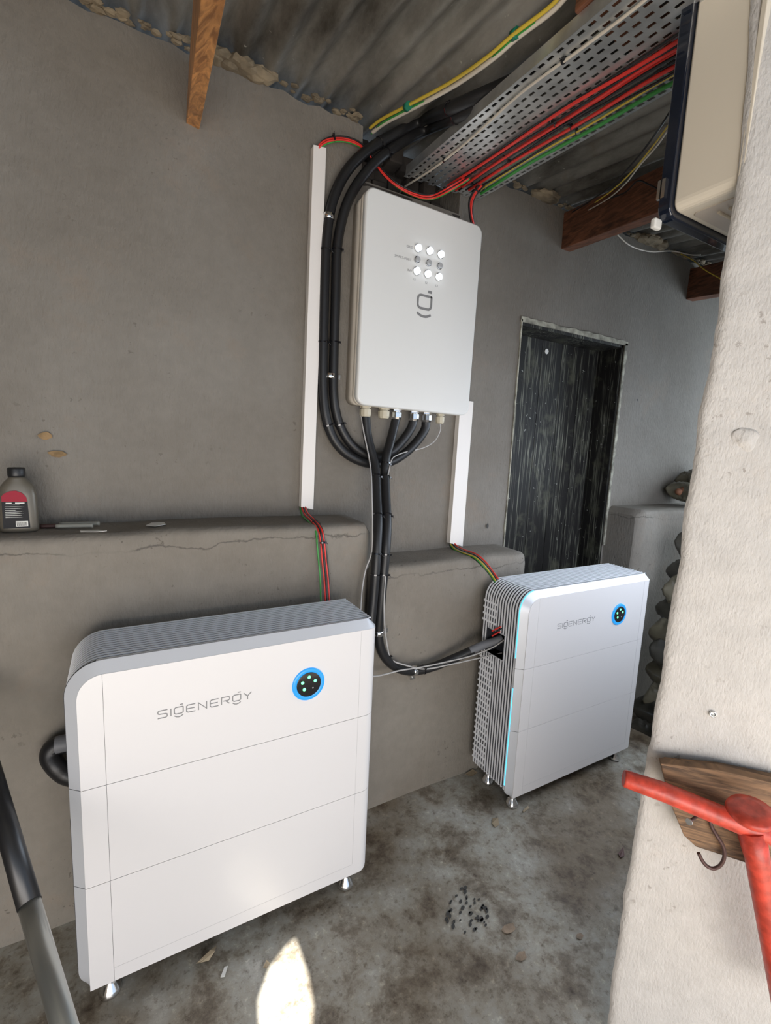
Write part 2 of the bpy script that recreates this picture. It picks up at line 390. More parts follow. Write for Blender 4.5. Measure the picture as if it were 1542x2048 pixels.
# unseen sheet added outside the doorway; blocks the sun except for one patch
patch=[(518,2000),(540,1938),(572,1895),(590,1878),(600,1905),(616,1955),(626,2010),(622,2060),(610,2110),(540,2110),(520,2060)]
hole=[]
for p in patch:
    q=atz(p[0],p[1],0); hole.append(q-SUN*(2.25/-SUN.z)*1.0)
bm=bmesh.new(); zz=2.25
def loop(ps):
    vs=[bm.verts.new((p[0],p[1],zz)) for p in ps]
    for i in range(len(vs)): bm.edges.new((vs[i],vs[(i+1)%len(vs)]))
loop([(-1.3,-1.29),(4.5,-1.29),(4.5,-3.25),(-1.3,-3.25)]); loop(hole)
bmesh.ops.triangle_fill(bm,edges=bm.edges,use_beauty=True)
me=bpy.data.meshes.new('sun_mask_sheet'); bm.to_mesh(me); bm.free(); me.materials.append(MR); o=bpy.data.objects.new('sun_mask_sheet',me); C.objects.link(o); struct(o)
# end walls and front wall left of doorway
gm=G(); gm.box((-1.32,-3.2,-.02),(-1.2,.26,2.45)); struct(gm.build('wall_left',MW))
gm=G(); gm.box((4.35,-1.65,-.02),(4.5,.26,2.45)); struct(gm.build('wall_far',MW))
gm=G(); gm.box((-1.2,-1.3,-.02),(-.75,-1.10,2.32)); gm.box((-1.2,-1.32,2.245),(4.35,-1.29,2.40)); struct(gm.build('wall_front',MW))  # upper strip: unseen fascia added to stop sun leaking in over the sheet
def lightframe(name,a,b):  # frames added around the two cool fill lights, out of view
    gm=G(); x0,y0,z0=a; x1,y1,z1=b; t=.05
    if abs(x1-x0)>abs(y1-y0):
        gm.box((x0-t,y0,z0-t),(x1+t,y1,z0)); gm.box((x0-t,y0,z1),(x1+t,y1,z1+t)); gm.box((x0-t,y0,z0),(x0,y1,z1)); gm.box((x1,y0,z0),(x1+t,y1,z1))
    else:
        gm.box((x0,y0-t,z0-t),(x1,y1+t,z0)); gm.box((x0,y0-t,z1),(x1,y1+t,z1+t)); gm.box((x0,y0-t,z0),(x1,y0,z1)); gm.box((x0,y1,z0),(x1,y1+t,z1))
    return struct(gm.build(name,MBEAM,bevel=.003))
lightframe('fill_frame_1',(1.70,-1.124,.50),(3.0,-1.095,1.60)); lightframe('fill_frame_2',(4.30,-1.0,.85),(4.349,-.25,2.05))
# pillar / reveal on the right: splayed face, wavy edge
JD=Vector((.66,-.751,0)).normalized(); JN=Vector((JD.y,-JD.x,0)); 
if JN.x>0: JN=-JN
gm=G()
edge=[(1215,2048),(1250,1800),(1300,1500),(1340,1240),(1378,1000),(1400,830),(1430,700),(1452,520),(1462,450),(1478,360),(1492,200),(1503,60)]
def edgey(z):
    pts=[(atx(a,b,1.49).z,atx(a,b,1.49).y) for a,b in edge]
    if z<=pts[0][0]: return pts[0][1]
    for (z0,y0),(z1,y1) in zip(pts,pts[1:]):
        if z0<=z<=z1: return y0+(y1-y0)*(z-z0)/(z1-z0)
    return pts[-1][1]
zs=[-.01+2.36*i/150 for i in range(151)]; ss=[0,.004,.010]+[.02+.02*i for i in range(36)]
V=[];m=len(ss)
for z in zs:
    ey=edgey(z)+.006*noise.noise((0,z*9,2))+.003*noise.noise((0,z*30,2))
    for s_ in ss:
        p=Vector((1.49,ey,z))+JD*s_; d=.004*noise.noise(p*2.5)+.0012*noise.noise(p*25)
        rnd={0:-.010,.004:-.004,.010:-.001}.get(s_,0); V.append(p+JN*(d+rnd))
gm.add(V,[(j*m+i,j*m+i+1,(j+1)*m+i+1,(j+1)*m+i) for j in range(len(zs)-1) for i in range(m-1)],0,True)
# inner face of the front wall
V2=[];xx=[0,.3,.8,1.5,2.86]
for z in zs:
    p0=V[zs.index(z)*m]
    for x in xx: V2.append((p0[0]+x,p0[1] if x==0 else -1.125,z))
k=len(xx); gm.add(V2,[(j*k+i,(j+1)*k+i,(j+1)*k+i+1,j*k+i+1) for j in range(len(zs)-1) for i in range(k-1)],0,True)
e0=Vector((1.49,-1.10,0))+JD*.74
gm.add([(e0.x,e0.y,-.01),(4.35,e0.y,-.01),(4.35,e0.y,2.35),(e0.x,e0.y,2.35)],[(0,1,2,3)])
struct(gm.build('wall_right',MP,fix=False))
JP=Vector((1.49,-1.096,0))
def jm(x,y,off=0): return onp(x,y,JP+JN*off,JN)
# mortar lumps at wall head
gm=G()
for i in range(330):
    x=-.3+random.random()*3.9
    if CX0-.02<x<CX1+.05: continue
    r=random.uniform(.007,.021)*(1.6 if noise.noise((x*4,0,0))>.12 else .6); c=Vector((x,-.002-random.random()*.03,roofz(0)+.006-random.random()*.012))
    bm=bmesh.new(); bmesh.ops.create_icosphere(bm,subdivisions=2,radius=1)
    v=[]
    for q in bm.verts:
        d=1+.5*noise.noise(q.co*1.7+c*30); v.append(c+Vector((q.co.x*r*1.5*d,q.co.y*r*d,q.co.z*r*.55*d)))
    gm.add(v,[tuple(w_.index for w_ in f.verts) for f in bm.faces],0,False); bm.free()
struct(gm.build('trim_6',MORT))
# ------------------------------------------------------------------ timbers
def quadbar(name,a,b,mat,label,cat,group=None,bev=.003):
    """a,b: 4 corner points at each end"""
    gm=G(); gm.hexa([a[0],a[1],a[2],a[3],b[0],b[1],b[2],b[3]]); return tag(gm.build(name,mat,bevel=bev),label,cat,group)
def beam(name,x0,x1,z0,z1,ya,yb,dx,mat,label,bev=.003):
    a=[Vector((x,ya,z)) for z in(z0,z1) for x in(x0,x1)]; b=[Vector((x+dx,yb,z+SL*(yb-ya))) for z in(z0,z1) for x in(x0,x1)]
    return quadbar(name,a,b,mat,label,'roof timber','roof timbers',bev)
# slanting pine strut at the left
yb=-.74
A=[aty(376,236,-.0),aty(402,250,-.0)]; B=[aty(402,0,yb),aty(452,0,yb)]
ext=1.15
B=[A[i]+(B[i]-A[i])*ext for i in range(2)]
up=Vector((0,0,.16))
quadbar('roof_strut',[A[0]+Vector((0,.05,0)),A[1]+Vector((0,.05,0)),A[0]+up+Vector((.01,.05,0)),A[1]+up+Vector((.0,.05,0))],[B[0],B[1],B[0]+up,B[1]+up],MTIM,'orange varnished pine strut slanting down from the wall at upper left','roof timber','roof timbers',.002)
beam('rafter',2.287,2.345,2.300,2.452,.04,-1.12,-.20,MBEAM,'reddish brown rafter set into the wall above the black door')
beam('rafter',3.30,3.37,2.27,2.43,.04,-1.12,-.2,MBEAM,'short brown rafter end beside the pillar, right of the longer red-brown one')
bt=rf(1150,6,2.40); gm=G(); gm.box((bt.x,bt.y-.06,2.290),(2.2,bt.y,2.352)); tag(gm.build('purlin',MBEAM,bevel=.003),'brown purlin glimpsed at the top edge of the view behind the slotted tray','roof timber','roof timbers')
# mortar collar round rafter ends
# ------------------------------------------------------------------ cable tray
T0l=rf(811,350,2.352);T1l=rf(1216,0,2.352);T0r=rf(936,412,2.352);T1r=rf(1346,185,2.352)
dl=((T1l-T0l).normalized()+(T1r-T0r).normalized()).normalized()
roofn=Vector((0,-SL,1)).normalized(); sd_=dl.cross(roofn).normalized()
if sd_.x<0: sd_=-sd_
TO=T0l+(sd_*0); TW=(T0r-T0l).dot(sd_); TO=TO+dl*(.0)
gm=G(); TL=1.10; nr=13; cl=.030; nc=int(TL/cl); cw=TW/nr; sl=.0195; sw=.0080
for r in range(nr):
    for c in range(nc+1):
        a=c*cl+(r%2)*cl/2-cl/2; b=a+cl; u0=r*cw;u1=u0+cw; um=(u0+u1)/2; am=(a+b)/2
        def P(s_,u,h=0): return TO+dl*s_+sd_*u+roofn*h
        o=[P(a,u0),P(b,u0),P(b,u1),P(a,u1)]; i_=[P(am-sl/2,um-sw/2),P(am+sl/2,um-sw/2),P(am+sl/2,um+sw/2),P(am-sl/2,um+sw/2)]
        t=roofn*.0014; V=o+i_+[q+t for q in o]+[q+t for q in i_]; F=[]
        for k in range(4):
            k2=(k+1)%4; F+=[(k,k2,4+k2,4+k),(8+k,12+k,12+k2,8+k2),(4+k,4+k2,12+k2,12+k)]
        gm.add(V,F)
tray=thing('cable_tray',TO,'long slotted galvanised cable tray running under the roof from above the white wall box','cable tray')
def ch(o,par):   # child built in world coordinates
    o.parent=par; o.matrix_parent_inverse=Matrix.Translation(par.location).inverted(); return o
ch(gm.build('slotted_plate',ZINC),tray)
for u,sg in((0,1),(TW,-1)):
    gm=G(); a=TO+sd_*u; h=roofn*.03; t=sd_*sg*.0015; e=dl*TL
    gm.hexa([a,a+t,a+e,a+e+t,a+h,a+h+t,a+e+h,a+e+h+t]); ch(gm.build('side_flange',ZINC),tray)
def tp(x,y,dz=-.008): return onp(x,y,TO+roofn*dz,roofn)
# ------------------------------------------------------------------ wall box (gateway)
gx0,gx1,gz0,gz1,gd=1.2405,1.7345,1.5165,2.2205,.107
gcx,gcz=(gx0+gx1)/2,(gz0+gz1)/2
RT=Matrix.Rotation(.012,3,'Y')
gw=thing('inverter_gateway',(gcx,0,gcz),'large white wall-mounted power box with nine round lamps and grey emblem','electrical box')
def gl(x,y,z): return Vector((gcx,0,gcz))+RT@Vector((x-gcx,y,z-gcz))
def rr(x0,x1,z0,z1,r,n=6):
    P=[]
    for cx,cz,a0 in((x1-r,z1-r,0),(x0+r,z1-r,90),(x0+r,z0+r,180),(x1-r,z0+r,270)):
        for k in range(n+1):
            a=math.radians(a0+90*k/n); P.append((cx+r*math.cos(a),cz+r*math.sin(a)))
    return P
def shell(gm,levels,mi=0):
    """stack of rounded outlines (inset,y) closed at both ends"""
    L=[]
    for ins,y,r in levels:
        L.append([gl(a,y,b) for a,b in rr(gx0+ins,gx1-ins,gz0+ins,gz1-ins,r)])
    n=len(L[0]); V=sum(L,[])
    gm.add(V,[(i*n+k,i*n+(k+1)%n,(i+1)*n+(k+1)%n,(i+1)*n+k) for i in range(len(L)-1) for k in range(n)],mi,True)
    gm.add(L[0],[tuple(range(n))],mi); gm.add(L[-1],[tuple(range(n))],mi)
gm=G(); shell(gm,[(.004,-.002,.03),(.004,-.066,.03)]); ch(gm.build('rear_housing',GC,fix=True),gw)
gm=G(); shell(gm,[(.001,-.067,.032),(0,-.069,.033),(0,-.082,.033),(.0015,-.084,.032)]); ch(gm.build('middle_frame',GC),gw)
gm=G(); shell(gm,[(.0005,-.085,.033),(0,-.087,.033),(0,-.100,.033),(.002,-.1045,.031),(.006,-.107,.027)]); ch(gm.build('front_cover',GW),gw)
def gp(x,y,d=gd): return aty(x,y,-d)
lampgrid=[[(835,497),(858,503),(880,510)],[(833,520),(856,527),(878,533)],[(832,543),(854,549),(876,555)]]
for r,row in enumerate(lampgrid):
    for c in row:
        p=gp(*c); gm=G()
        if r!=1:
            gm.lathe([(.0135,0),(.0135,.006)],p,(0,-1,0),20,0); ch(gm.build('lamp_bezel',CHR,None),gw)
            gm=G(); gm.lathe([(.0115,.004),(.0115,.012),(.008,.0145)],p,(0,-1,0),20); o=ch(gm.build('indicator_lamp',LAMP),gw); o['label']='round lamp lit bluish white'
        else:
            gm.lathe([(.0115,0),(.0115,.006)],p,(0,-1,0),20,0); ch(gm.build('lamp_bezel',CHR,None),gw)
            gm=G(); gm.lathe([(.0095,.004),(.0095,.012),(.007,.0145)],p,(0,-1,0),20); o=ch(gm.build('indicator_lamp',LENS),gw); o['label']='unlit round lamp with a clear lens'
EX=(RT@Vector((1,0,0))); EZ=(RT@Vector((0,0,1)))
for s_,px,py,sz in(('GRID',813,494,.0115),('SMART-PORT',789,513,.0115),('INV',815,542,.0115),('L1',827,560,.0105),('L2',850,567,.0105),('L3',871,573,.0105)):
    p=gp(px,py,gd+.0005); ch(text(s_,sz,p,EX,EZ,INKL,'printed_text',gw),gw)
def emblem(gm,org,ex,ez,s,th,w):
    """rounded open box with a dash above and a smile below; s = size"""
    def a(cx,cy,r,a0,a1,n=5): return [(cx+r*math.cos(math.radians(a0+(a1-a0)*k/n)),cy+r*math.sin(math.radians(a0+(a1-a0)*k/n))) for k in range(n+1)]
    box_=[(.47,.40)]+[(-.25,.40)]+a(-.25,.18,.22,90,180)+a(-.25,-.10,.22,180,270)+a(.25,-.10,.22,270,360)+[(.47,.43)]
    ribbon(gm,[(x*s,y*s) for x,y in box_],w,org,ex,ez,th)
    ribbon(gm,[(.20*s,.66*s),(.47*s,.66*s)],w*1.1,org,ex,ez,th)
    ribbon(gm,[(x*s,y*s) for x,y in a(0,.02,.78,-128,-52,8)],w,org,ex,ez,th)
gm=G(); emblem(gm,gp(849,606,gd+.0003),EX,EZ,.062,(0,-.0004,0),.0085); ch(gm.build('emblem',INK),gw)
for q in((955,628),(948,680)):
    p=gp(*q,.05); gm=G(); gm.box((gx1+.0,-.06,p.z-.02),(gx1+.012,-.035,p.z+.02)); ch(gm.build('side_latch',GC,bevel=.004),gw)
glx=[(731,0),(768,0),(793,1),(828,1),(853,2),(881,3)]; GL=[]
for x,ty in glx:
    p=aty(x,822,-.055); p.z=gl(p.x,0,gz0+.004).z; GL.append(p); k=.82 if ty==3 else 1
    gm=G(); s6=6 if ty!=1 else 12
    gm.lathe([(.020*k,0),(.020*k,.009)],p,(0,0,-1),6,sm=False); gm.lathe([(.016*k,.009),(.016*k,.014)],p,(0,0,-1),16)
    gm.lathe([(.0215*k,.014),(.0215*k,.032),(.018*k,.040),(.013*k,.041)],p,(0,0,-1),10,sm=False)
    o=ch(gm.build('cable_gland',BEIGE if ty in(0,3) else CHR),gw); o['label']='beige plastic gland nut' if ty in (0,3) else 'shiny metal gland nut'
# ------------------------------------------------------------------ trunking
def trunk(px,label,cap):
    # px: corners TL,TR,BL,BR on the wall
    gm=G(); a=[aty(*q,0) for q in px]; D_=Vector((0,-.036,0))
    TLp,TRp,BLp,BRp=a; T=.036
    t=thing('cable_trunking',(BLp+BRp)/2,label,'cable trunking','white cable trunkings')
    w=(TRp-TLp); wb=(BRp-BLp)
    def r(u,v,y): 
        top=TLp+w*u; bot=BLp+wb*u; p=top.lerp(bot,v); p=p.copy(); p.y=y; return p
    gm.hexa([r(0,1,-.002),r(1,1,-.002),r(0,1,-.026),r(1,1,-.026),r(0,0,-.002),r(1,0,-.002),r(0,0,-.026),r(1,0,-.026)]); ch(gm.build('channel',TRW,bevel=.001),t)
    gm=G(); gm.hexa([r(-.03,1,-.0245),r(1.03,1,-.0245),r(-.03,1,-.031),r(1.03,1,-.031),r(-.03,0,-.0245),r(1.03,0,-.0245),r(-.03,0,-.031),r(1.03,0,-.031)]); ch(gm.build('snap_lid',TRW,bevel=.0015),t)
    return t
trunk([(621,299),(645,305),(597,1012),(620,1017)],'tall white trunking on the wall left of the power box',1)
trunk([(913,800),(937,804),(892,1084),(916,1090)],'short white trunking below the right side of the power box',1)
# ------------------------------------------------------------------ conduits
def path(l): # (px,py,y) on vertical plane, or ('r',px,py,z0)
    o=[]
    for q in l:
        if q[0]=='r': o.append(rf(q[1],q[2],q[3]))
        elif q[0]=='t': o.append(tp(q[1],q[2],q[3]))
        elif q[0]=='v': o.append(Vector(q[1:]))
        else: o.append(aty(*q))
    return o
def cable(name,l,r,mat,label,cat='cable',group=None,ties=(),seg=10,n=6,parent=None,tr=None):
    pts=smooth(path(l),n); gm=G().tube(pts,r,seg); o=gm.build(name,mat,fix=False)
    if parent is None: tag(o,label,cat,group)
    else: ch(o,parent)
    for k in ties:
        i=min(len(pts)-2,max(1,int(k*(len(pts)-1)))); tie(o,pts[i],(pts[i+1]-pts[i-1]).normalized(),tr or r)
    return o,pts
def tie(par,p,t,r,w=.005,off=(0,0,0)):
    gm=G(); N=t.cross(Vector((0,1,0))); N=N.normalized() if N.length>.1 else Vector((1,0,0)); B=t.cross(N)
    p=Vector(p)+Vector(off); seg=14; V=[]
    for s_ in(-w/2,w/2):
        for q in(r+.0003,r+.0022):
            for k in range(seg):
                a=2*math.pi*k/seg; V.append(p+t*s_+(N*math.cos(a)+B*math.sin(a))*q)
    F=[]
    for k in range(seg):
        k2=(k+1)%seg; F+=[(k,k2,2*seg+k2,2*seg+k),(seg+k,3*seg+k,3*seg+k2,seg+k2),(k,seg+k,seg+k2,k2),(2*seg+k,2*seg+k2,3*seg+k2,3*seg+k)]
    gm.add(V,F); h=p+(N*.7-Vector((0,.7,0))).normalized()*(r+.003)
    gm.box(h-Vector((.0035,.0035,.003)),h+Vector((.0035,.0035,.003))); gm.tube([h,h+(N*.6+t*.5).normalized()*.010],.001,5)
    o=gm.build('cable_tie',BLKG,fix=False); o.parent=par; return o
cr=.0168
A1=[('r',1290,60,2.42),('r',1200,92,2.42),('r',1110,122,2.42),('r',1004,172,2.412),('r',900,217,2.40),(849,239,-.10),(797,265,-.06),(753,289,-.045),(719,314,-.04),(692,345,-.035),(672,383,-.032),(659,428,-.030),(651,500,-.028),(648,600,-.028),(646,700,-.028),(646,780,-.028),(652,835,-.03),(667,877,-.032),(690,905,-.035),(720,922,-.038),(750,928,-.04),(782,923,-.042),(812,905,-.046),(836,880,-.05),(850,858,-.054)]
A2=[('r',1290,80,2.42),('r',1200,112,2.42),('r',1110,142,2.418),('r',1010,190,2.405),('r',913,234,2.385),(862,255,-.10),(810,281,-.06),(768,309,-.05),(742,333,-.045),(716,366,-.042),(697,400,-.04),(684,440,-.035),(674,500,-.03),(671,600,-.03),(668,700,-.03),(667,780,-.03),(672,825,-.03),(684,860,-.032),(703,889,-.035),(728,907,-.038),(755,913,-.04),(782,904,-.045),(806,880,-.05),(822,856,-.054)]
A1p=path(A1)+[GL[4]-Vector((0,0,.034))]; A2p=path(A2)+[GL[3]-Vector((0,0,.034))]
def cab2(P,r,mat,name,label,group,ties,seg=14):
    pts=smooth(P,6); o=G().tube(pts,r,seg).build(name,mat,fix=False); tag(o,label,'conduit',group)
    for k in ties:
        i=min(range(1,len(pts)-1),key=lambda j:(proj(pts[j])-Vector(k)).length); tie(o,pts[i],(pts[i+1]-pts[i-1]).normalized(),r)
    return o
def proj(p):
    q=Vector(p)-CAM; z=q.dot(Fv); return Vector((771+FPX*q.dot(Rv)/z,1024-FPX*q.dot(Uv)/z))
cab2(A1p,cr*1.03,BLK,'flexible_conduit','thick black conduit, outermost of the looping pair left of the power box','black flexible conduits',[(650,495),(646,690),(655,850),(760,286),(898,218)])
cab2(A2p,cr*1.0,BLK,'flexible_conduit','thick black conduit, inner one of the looping pair beside the power box','black flexible conduits',[(674,495),(668,692),(682,848),(775,305),(910,238)])
C3=[GL[0]-Vector((0,0,.034))]+path([(735,871,-.062),(742,900,-.075),(749,925,-.09),(752,952,-.11),(754,1000,-.15),(756,1045,-.19),(754,1092,-.215),(751,1140,-.225),(747,1189,-.225),(743,1231,-.23),(737,1280,-.235),(728,1330,-.24),(722,1380,-.24)])
C4=[GL[2]-Vector((0,0,.034))]+path([(786,862,-.062),(779,889,-.075),(773,911,-.09),(770,934,-.10),(770,953,-.11),(772,1000,-.15),(774,1045,-.19),(772,1092,-.215),(768,1140,-.22),(763,1189,-.22),(759,1231,-.215),(757,1264,-.21),(761,1296,-.208),(776,1322,-.208),(800,1338,-.208),(829,1342,-.21),(868,1333,-.225),(905,1318,-.245),(946,1300,-.27)])
T_=[(753,952),(756,1029),(753,1110),(751,1147)]
cab2(C3,cr,BLK,'flexible_conduit','black conduit dropping behind the nearer white cabinet, left of the joined pair','black flexible conduits',T_)
c4=cab2(C4,cr,BLK,'flexible_conduit','black conduit curving across the low wall to the farther cabinet','black flexible conduits',[(770,925),(770,954),(773,1029),(771,1111),(767,1147),(848,1338)])
gm=G().tube(smooth(path([(940,1302,-.267),(962,1292,-.28),(985,1284,-.295),(1004,1277,-.31)]),5),cr*.95,12); ch(gm.build('grey_sleeve',SLV,fix=False),c4)['label']='grey fabric sleeve at the end'
# pipe clamps
def clamp(px,y,label,horiz=True,r=.0185):
    p=aty(*px,y); gm=G(); V=[]
    ax=Vector((0,0,1)) if horiz else Vector((1,0,0)); 
    gm2=[]
    for s_ in(-.009,0,.009):
        pass
    gm.lathe([(r,-.009),(r+.002,-.008),(r+.001,-.002),(r+.002,0),(r+.001,.002),(r+.002,.008),(r,.009)],p,ax,16)
    o=gm.build('pipe_clamp',CHR); tag(o,label,'pipe clamp','metal pipe clamps')
    q=p.copy(); d=Vector((1,0,0)) if horiz else Vector((0,0,-1)); c=p+d*(r+.012)*(1 if label.find('upper')<0 else -1)
    c.y=y+r*.4; gm=G(); gm.box(c-Vector((.011,.002,.008)),c+Vector((.011,.002,.008))); gm.tube([c+Vector((0,-.001,0)),c+Vector((0,-.005,0))],.004,10); gm.build('mounting_tab',CHR).parent=o
    return o
clamp((657,434),-.030,'shiny upper pipe clamp beside the top of the tall trunking')
clamp((660,752),-.030,'shiny pipe clamp beside the middle of the power box')
clamp((757,1265),-.21,'pipe clamp on the conduit near the corner of the nearer cabinet')
clamp((828,1341),-.21,'pipe clamp at the bottom of the conduit bend on the low wall',False)
# ------------------------------------------------------------------ thin cables
cable('grey_cable',[(721,822,-.05),(727,862,-.065),(737,910,-.09),(742,945,-.12),(744,1000,-.17),(745,1060,-.2),(743,1105,-.215),(731,1140,-.22),(724,1180,-.225),(721,1225,-.23),(719,1290,-.24)],.0026,GRY,'thin pale cable running down left of the joined conduits','cable','thin grey cables')
cable('grey_cable',[(880,846,-.055),(880,862,-.055),(868,883,-.05),(845,896,-.05),(815,903,-.06),(795,910,-.075),(783,920,-.10),(776,950,-.13)],.0024,GRY,'thin pale cable hanging from the rightmost gland of the power box','cable','thin grey cables')
cable('grey_cable',[(771,1150,-.235),(768,1200,-.235),(769,1250,-.225),(775,1295,-.215),(783,1319,-.212),(810,1330,-.235),(850,1338,-.235),(900,1329,-.26),(950,1318,-.28),(1004,1306,-.315)],.0028,GRY,'thin grey cable following the conduit bend, lower of the two entering the cabinet side','cable','thin grey cables',ties=(.42,.68))
cable('grey_cable',[(735,1354,-.27),(765,1350,-.24),(800,1341,-.235),(845,1334,-.238),(900,1322,-.26),(945,1311,-.285),(985,1295,-.31),(1008,1280,-.33)],.0028,GRY,'thin grey cable crossing from the nearer cabinet, upper of the two entering the cabinet side','cable','thin grey cables')
def bundle(name,base,offs,label,group,r=.0028,ties=(),cat='cable bundle',n=6):
    """base pixel path; offs: (list of (dx,dy) px, depth offset, mat, part name)"""
    root=None; P0=smooth(path(base),n)
    root=thing(name,P0[0],label,cat,group)
    for (ox,oy,od,mat,pn) in offs:
        l=[]
        for i,q in enumerate(base):
            k=i/(len(base)-1); dx=ox[0]+(ox[1]-ox[0])*k; dy=oy[0]+(oy[1]-oy[0])*k
            wob=1.0*math.sin(i*2.1+od*900)
            if q[0] in('r','t'): l.append((q[0],q[1]+dx+wob*.6,q[2]+dy,q[3]))
            else: l.append((q[0]+dx+wob*.5,q[1]+dy,q[2]+od))
        ch(G().tube(smooth(path(l),n),r,8).build(pn,mat,fix=False),root)
    for k in ties:
        i=min(len(P0)-2,max(1,int(k*(len(P0)-1)))); t=tie(None,P0[i],(P0[i+1]-P0[i-1]).normalized(),r*2.6)
        ch(t,root)
    return root
LB=[(606,1012,-.02),(612,1028,-.06),(627,1042,-.13),(640,1060,-.19),(645,1085,-.205),(649,1120,-.21),(653,1160,-.22),(656,1212,-.24)]
bundle('wire_bundle',LB,[((-3,-5),(0,0),0,RED,'red_wire'),((0,-1),(0,0),-.003,BLK,'black_wire'),((3,3),(-2,0),0,RED,'red_wire'),((4,5),(-3,0),.004,BLK,'black_wire'),((-6,-14),(4,0),.002,GRN,'green_wire')],'red, black and green wires from the tall trunking down to the nearer cabinet','wire bundles',ties=(.32,.58))
RB=[(903,1086,-.02),(912,1096,-.05),(930,1104,-.12),(950,1111,-.18),(966,1124,-.215),(980,1140,-.24),(994,1160,-.27)]
bundle('wire_bundle',RB,[((3,3),(-3,-2),0,RED,'red_wire'),((0,0),(-1,0),-.002,BLK,'black_wire'),((-2,-2),(2,2),0,YEL,'yellow_wire'),((-3,-4),(3,4),.003,GRN,'green_wire'),((-4,-4),(5,6),.003,BLK,'black_wire'),((2,1),(-4,-3),.005,RED,'red_wire')],'red, black and yellow-green wires from the short trunking to the farther cabinet','wire bundles',r=.0025)
LT=[(632,302,-.02),(640,288,-.03),(655,279,-.035),(680,276,-.035),(706,282,-.035),(728,296,-.03),(748,322,-.025),(768,348,-.04),(795,371,-.06),(830,388,-.07),(862,392,-.08),(900,374,-.14),(935,352,-.16)]
bundle('wire_bundle',LT,[((0,0),(0,0),0,RED,'red_wire'),((0,0),(4,3),.003,BLK,'black_wire'),((2,2),(-3,-3),0,BLK,'black_wire'),((2,2),(3,5),-.003,RED,'red_wire'),((3,4),(7,6),.002,GRN,'green_wire')],'red and black wires arching out of the top of the tall trunking','wire bundles',ties=(.22,))
DR=[(945,448,-.06),(941,425,-.09),(942,403,-.13),(950,385,-.17),(962,371,-.20)]
bundle('wire_bundle',DR,[((-2,-4),(0,0),0,BLK,'black_wire'),((1,-1),(0,0),0,RED,'red_wire'),((2,2),(0,0),-.004,RED,'red_wire'),((3,6),(0,0),0,BLK,'black_wire'),((0,2),(0,0),.004,GRN,'green_wire')],'short drop of red and black wires from the tray to behind the power box','wire bundles',r=.0036,ties=(.9,))
# tray wires
tw=thing('wire_bundle',tp(1000,330),'long red, black and green wires strapped under the slotted tray','cable bundle','wire bundles')
for (ys_,ye,xs_,mat,r,pn) in [(366,66,900,BLK,.003,'black_wire'),(371,78,895,RED,.0044,'red_wire'),(374,87,905,BLK,.003,'black_wire'),(378,99,912,RED,.0044,'red_wire'),(380,107,918,BLK,.0032,'black_wire'),(378,116,932,BLK,.003,'black_wire'),(380,127,938,RED,.0046,'red_wire'),(383,136,944,BLK,.003,'black_wire'),(386,143,950,YEL,.0028,'yellow_wire'),(386,159,962,GRN,.0052,'green_wire'),(374,92,925,RED,.0042,'red_wire')]:
    l=[]; N=9
    for i in range(N):
        k=i/(N-1); x=xs_+(1362-xs_)*k; y=ys_+(ye-ys_)*k+2.2*math.sin(k*9+ys_)-12*math.sin(k*math.pi)*(0.3); l.append(('t',x,y,-.006-.003*(ys_%3)))
    ch(G().tube(smooth(path(l),5),r,8).build(pn,mat,fix=False),tw)
for (x,y) in[(930,358),(942,366),(955,372),(1095,240),(1108,243),(1125,245),(1140,250),(1150,258),(1010,315),(1020,322),(966,374)]:
    p=tp(x,y,-.008); gm=G(); a=sd_*.008; b=dl*.0028; h=roofn*.004
    gm.hexa([p-a-b-h,p+a-b-h,p-a+b-h,p+a+b-h,p-a-b+h,p+a-b+h,p-a+b+h,p+a+b+h]); gm.tube([p,p-roofn*.012+a*.8],.0012,5); ch(gm.build('cable_tie',BLKG),tw)
cable('white_cable',[('t',1420,-120,-.006),('t',1330,-42,-.006),('t',1280,8,-.006),('t',1170,92,-.006),('t',1040,188,-.006),('t',935,283,-.006),('t',868,336,-.006),('t',812,372,-.006),('t',800,385,-.002)],.0034,WIR,'thin white cable strapped along the upper edge of the slotted tray','cable',ties=(.43,.71))
YC=[('r',1260,-170,2.44),('r',1200,-100,2.435),('r',1150,-40,2.43),('r',1105,15,2.42),('r',1030,68,2.41),('r',975,118,2.40),('r',900,172,2.41),('r',815,213,2.42),('r',765,240,2.43),('r',742,262,2.43)]
yc=thing('ceiling_cable',rf(1030,68,2.41),'yellow-green and cream cable pair sagging below the corrugated roof','cable')
for dx,dy,mat,r,pn in((-2,-3,YEL,.0045,'yellow_cable'),(4,5,WIR,.0060,'cream_cable'),(1,2,GRN,.003,'green_cable')):
    ch(G().tube(smooth(path([('r',a+dx,b+dy+(3*math.sin(i*1.9) if pn!='green_cable' else 3),c) for i,(q,a,b,c) in enumerate(YC)]),6),r,8).build(pn,mat,fix=False),yc)
for q in((1030,68),(815,213)):
    p=rf(*q,2.415); gm=G(); t=(rf(q[0]+10,q[1]-8,2.415)-p).normalized(); gm.tube([p-t*.008,p+t*.008],.0115,12); ch(gm.build('green_tape',basic('green_tape',(.01,.16,.09),.4)),yc)
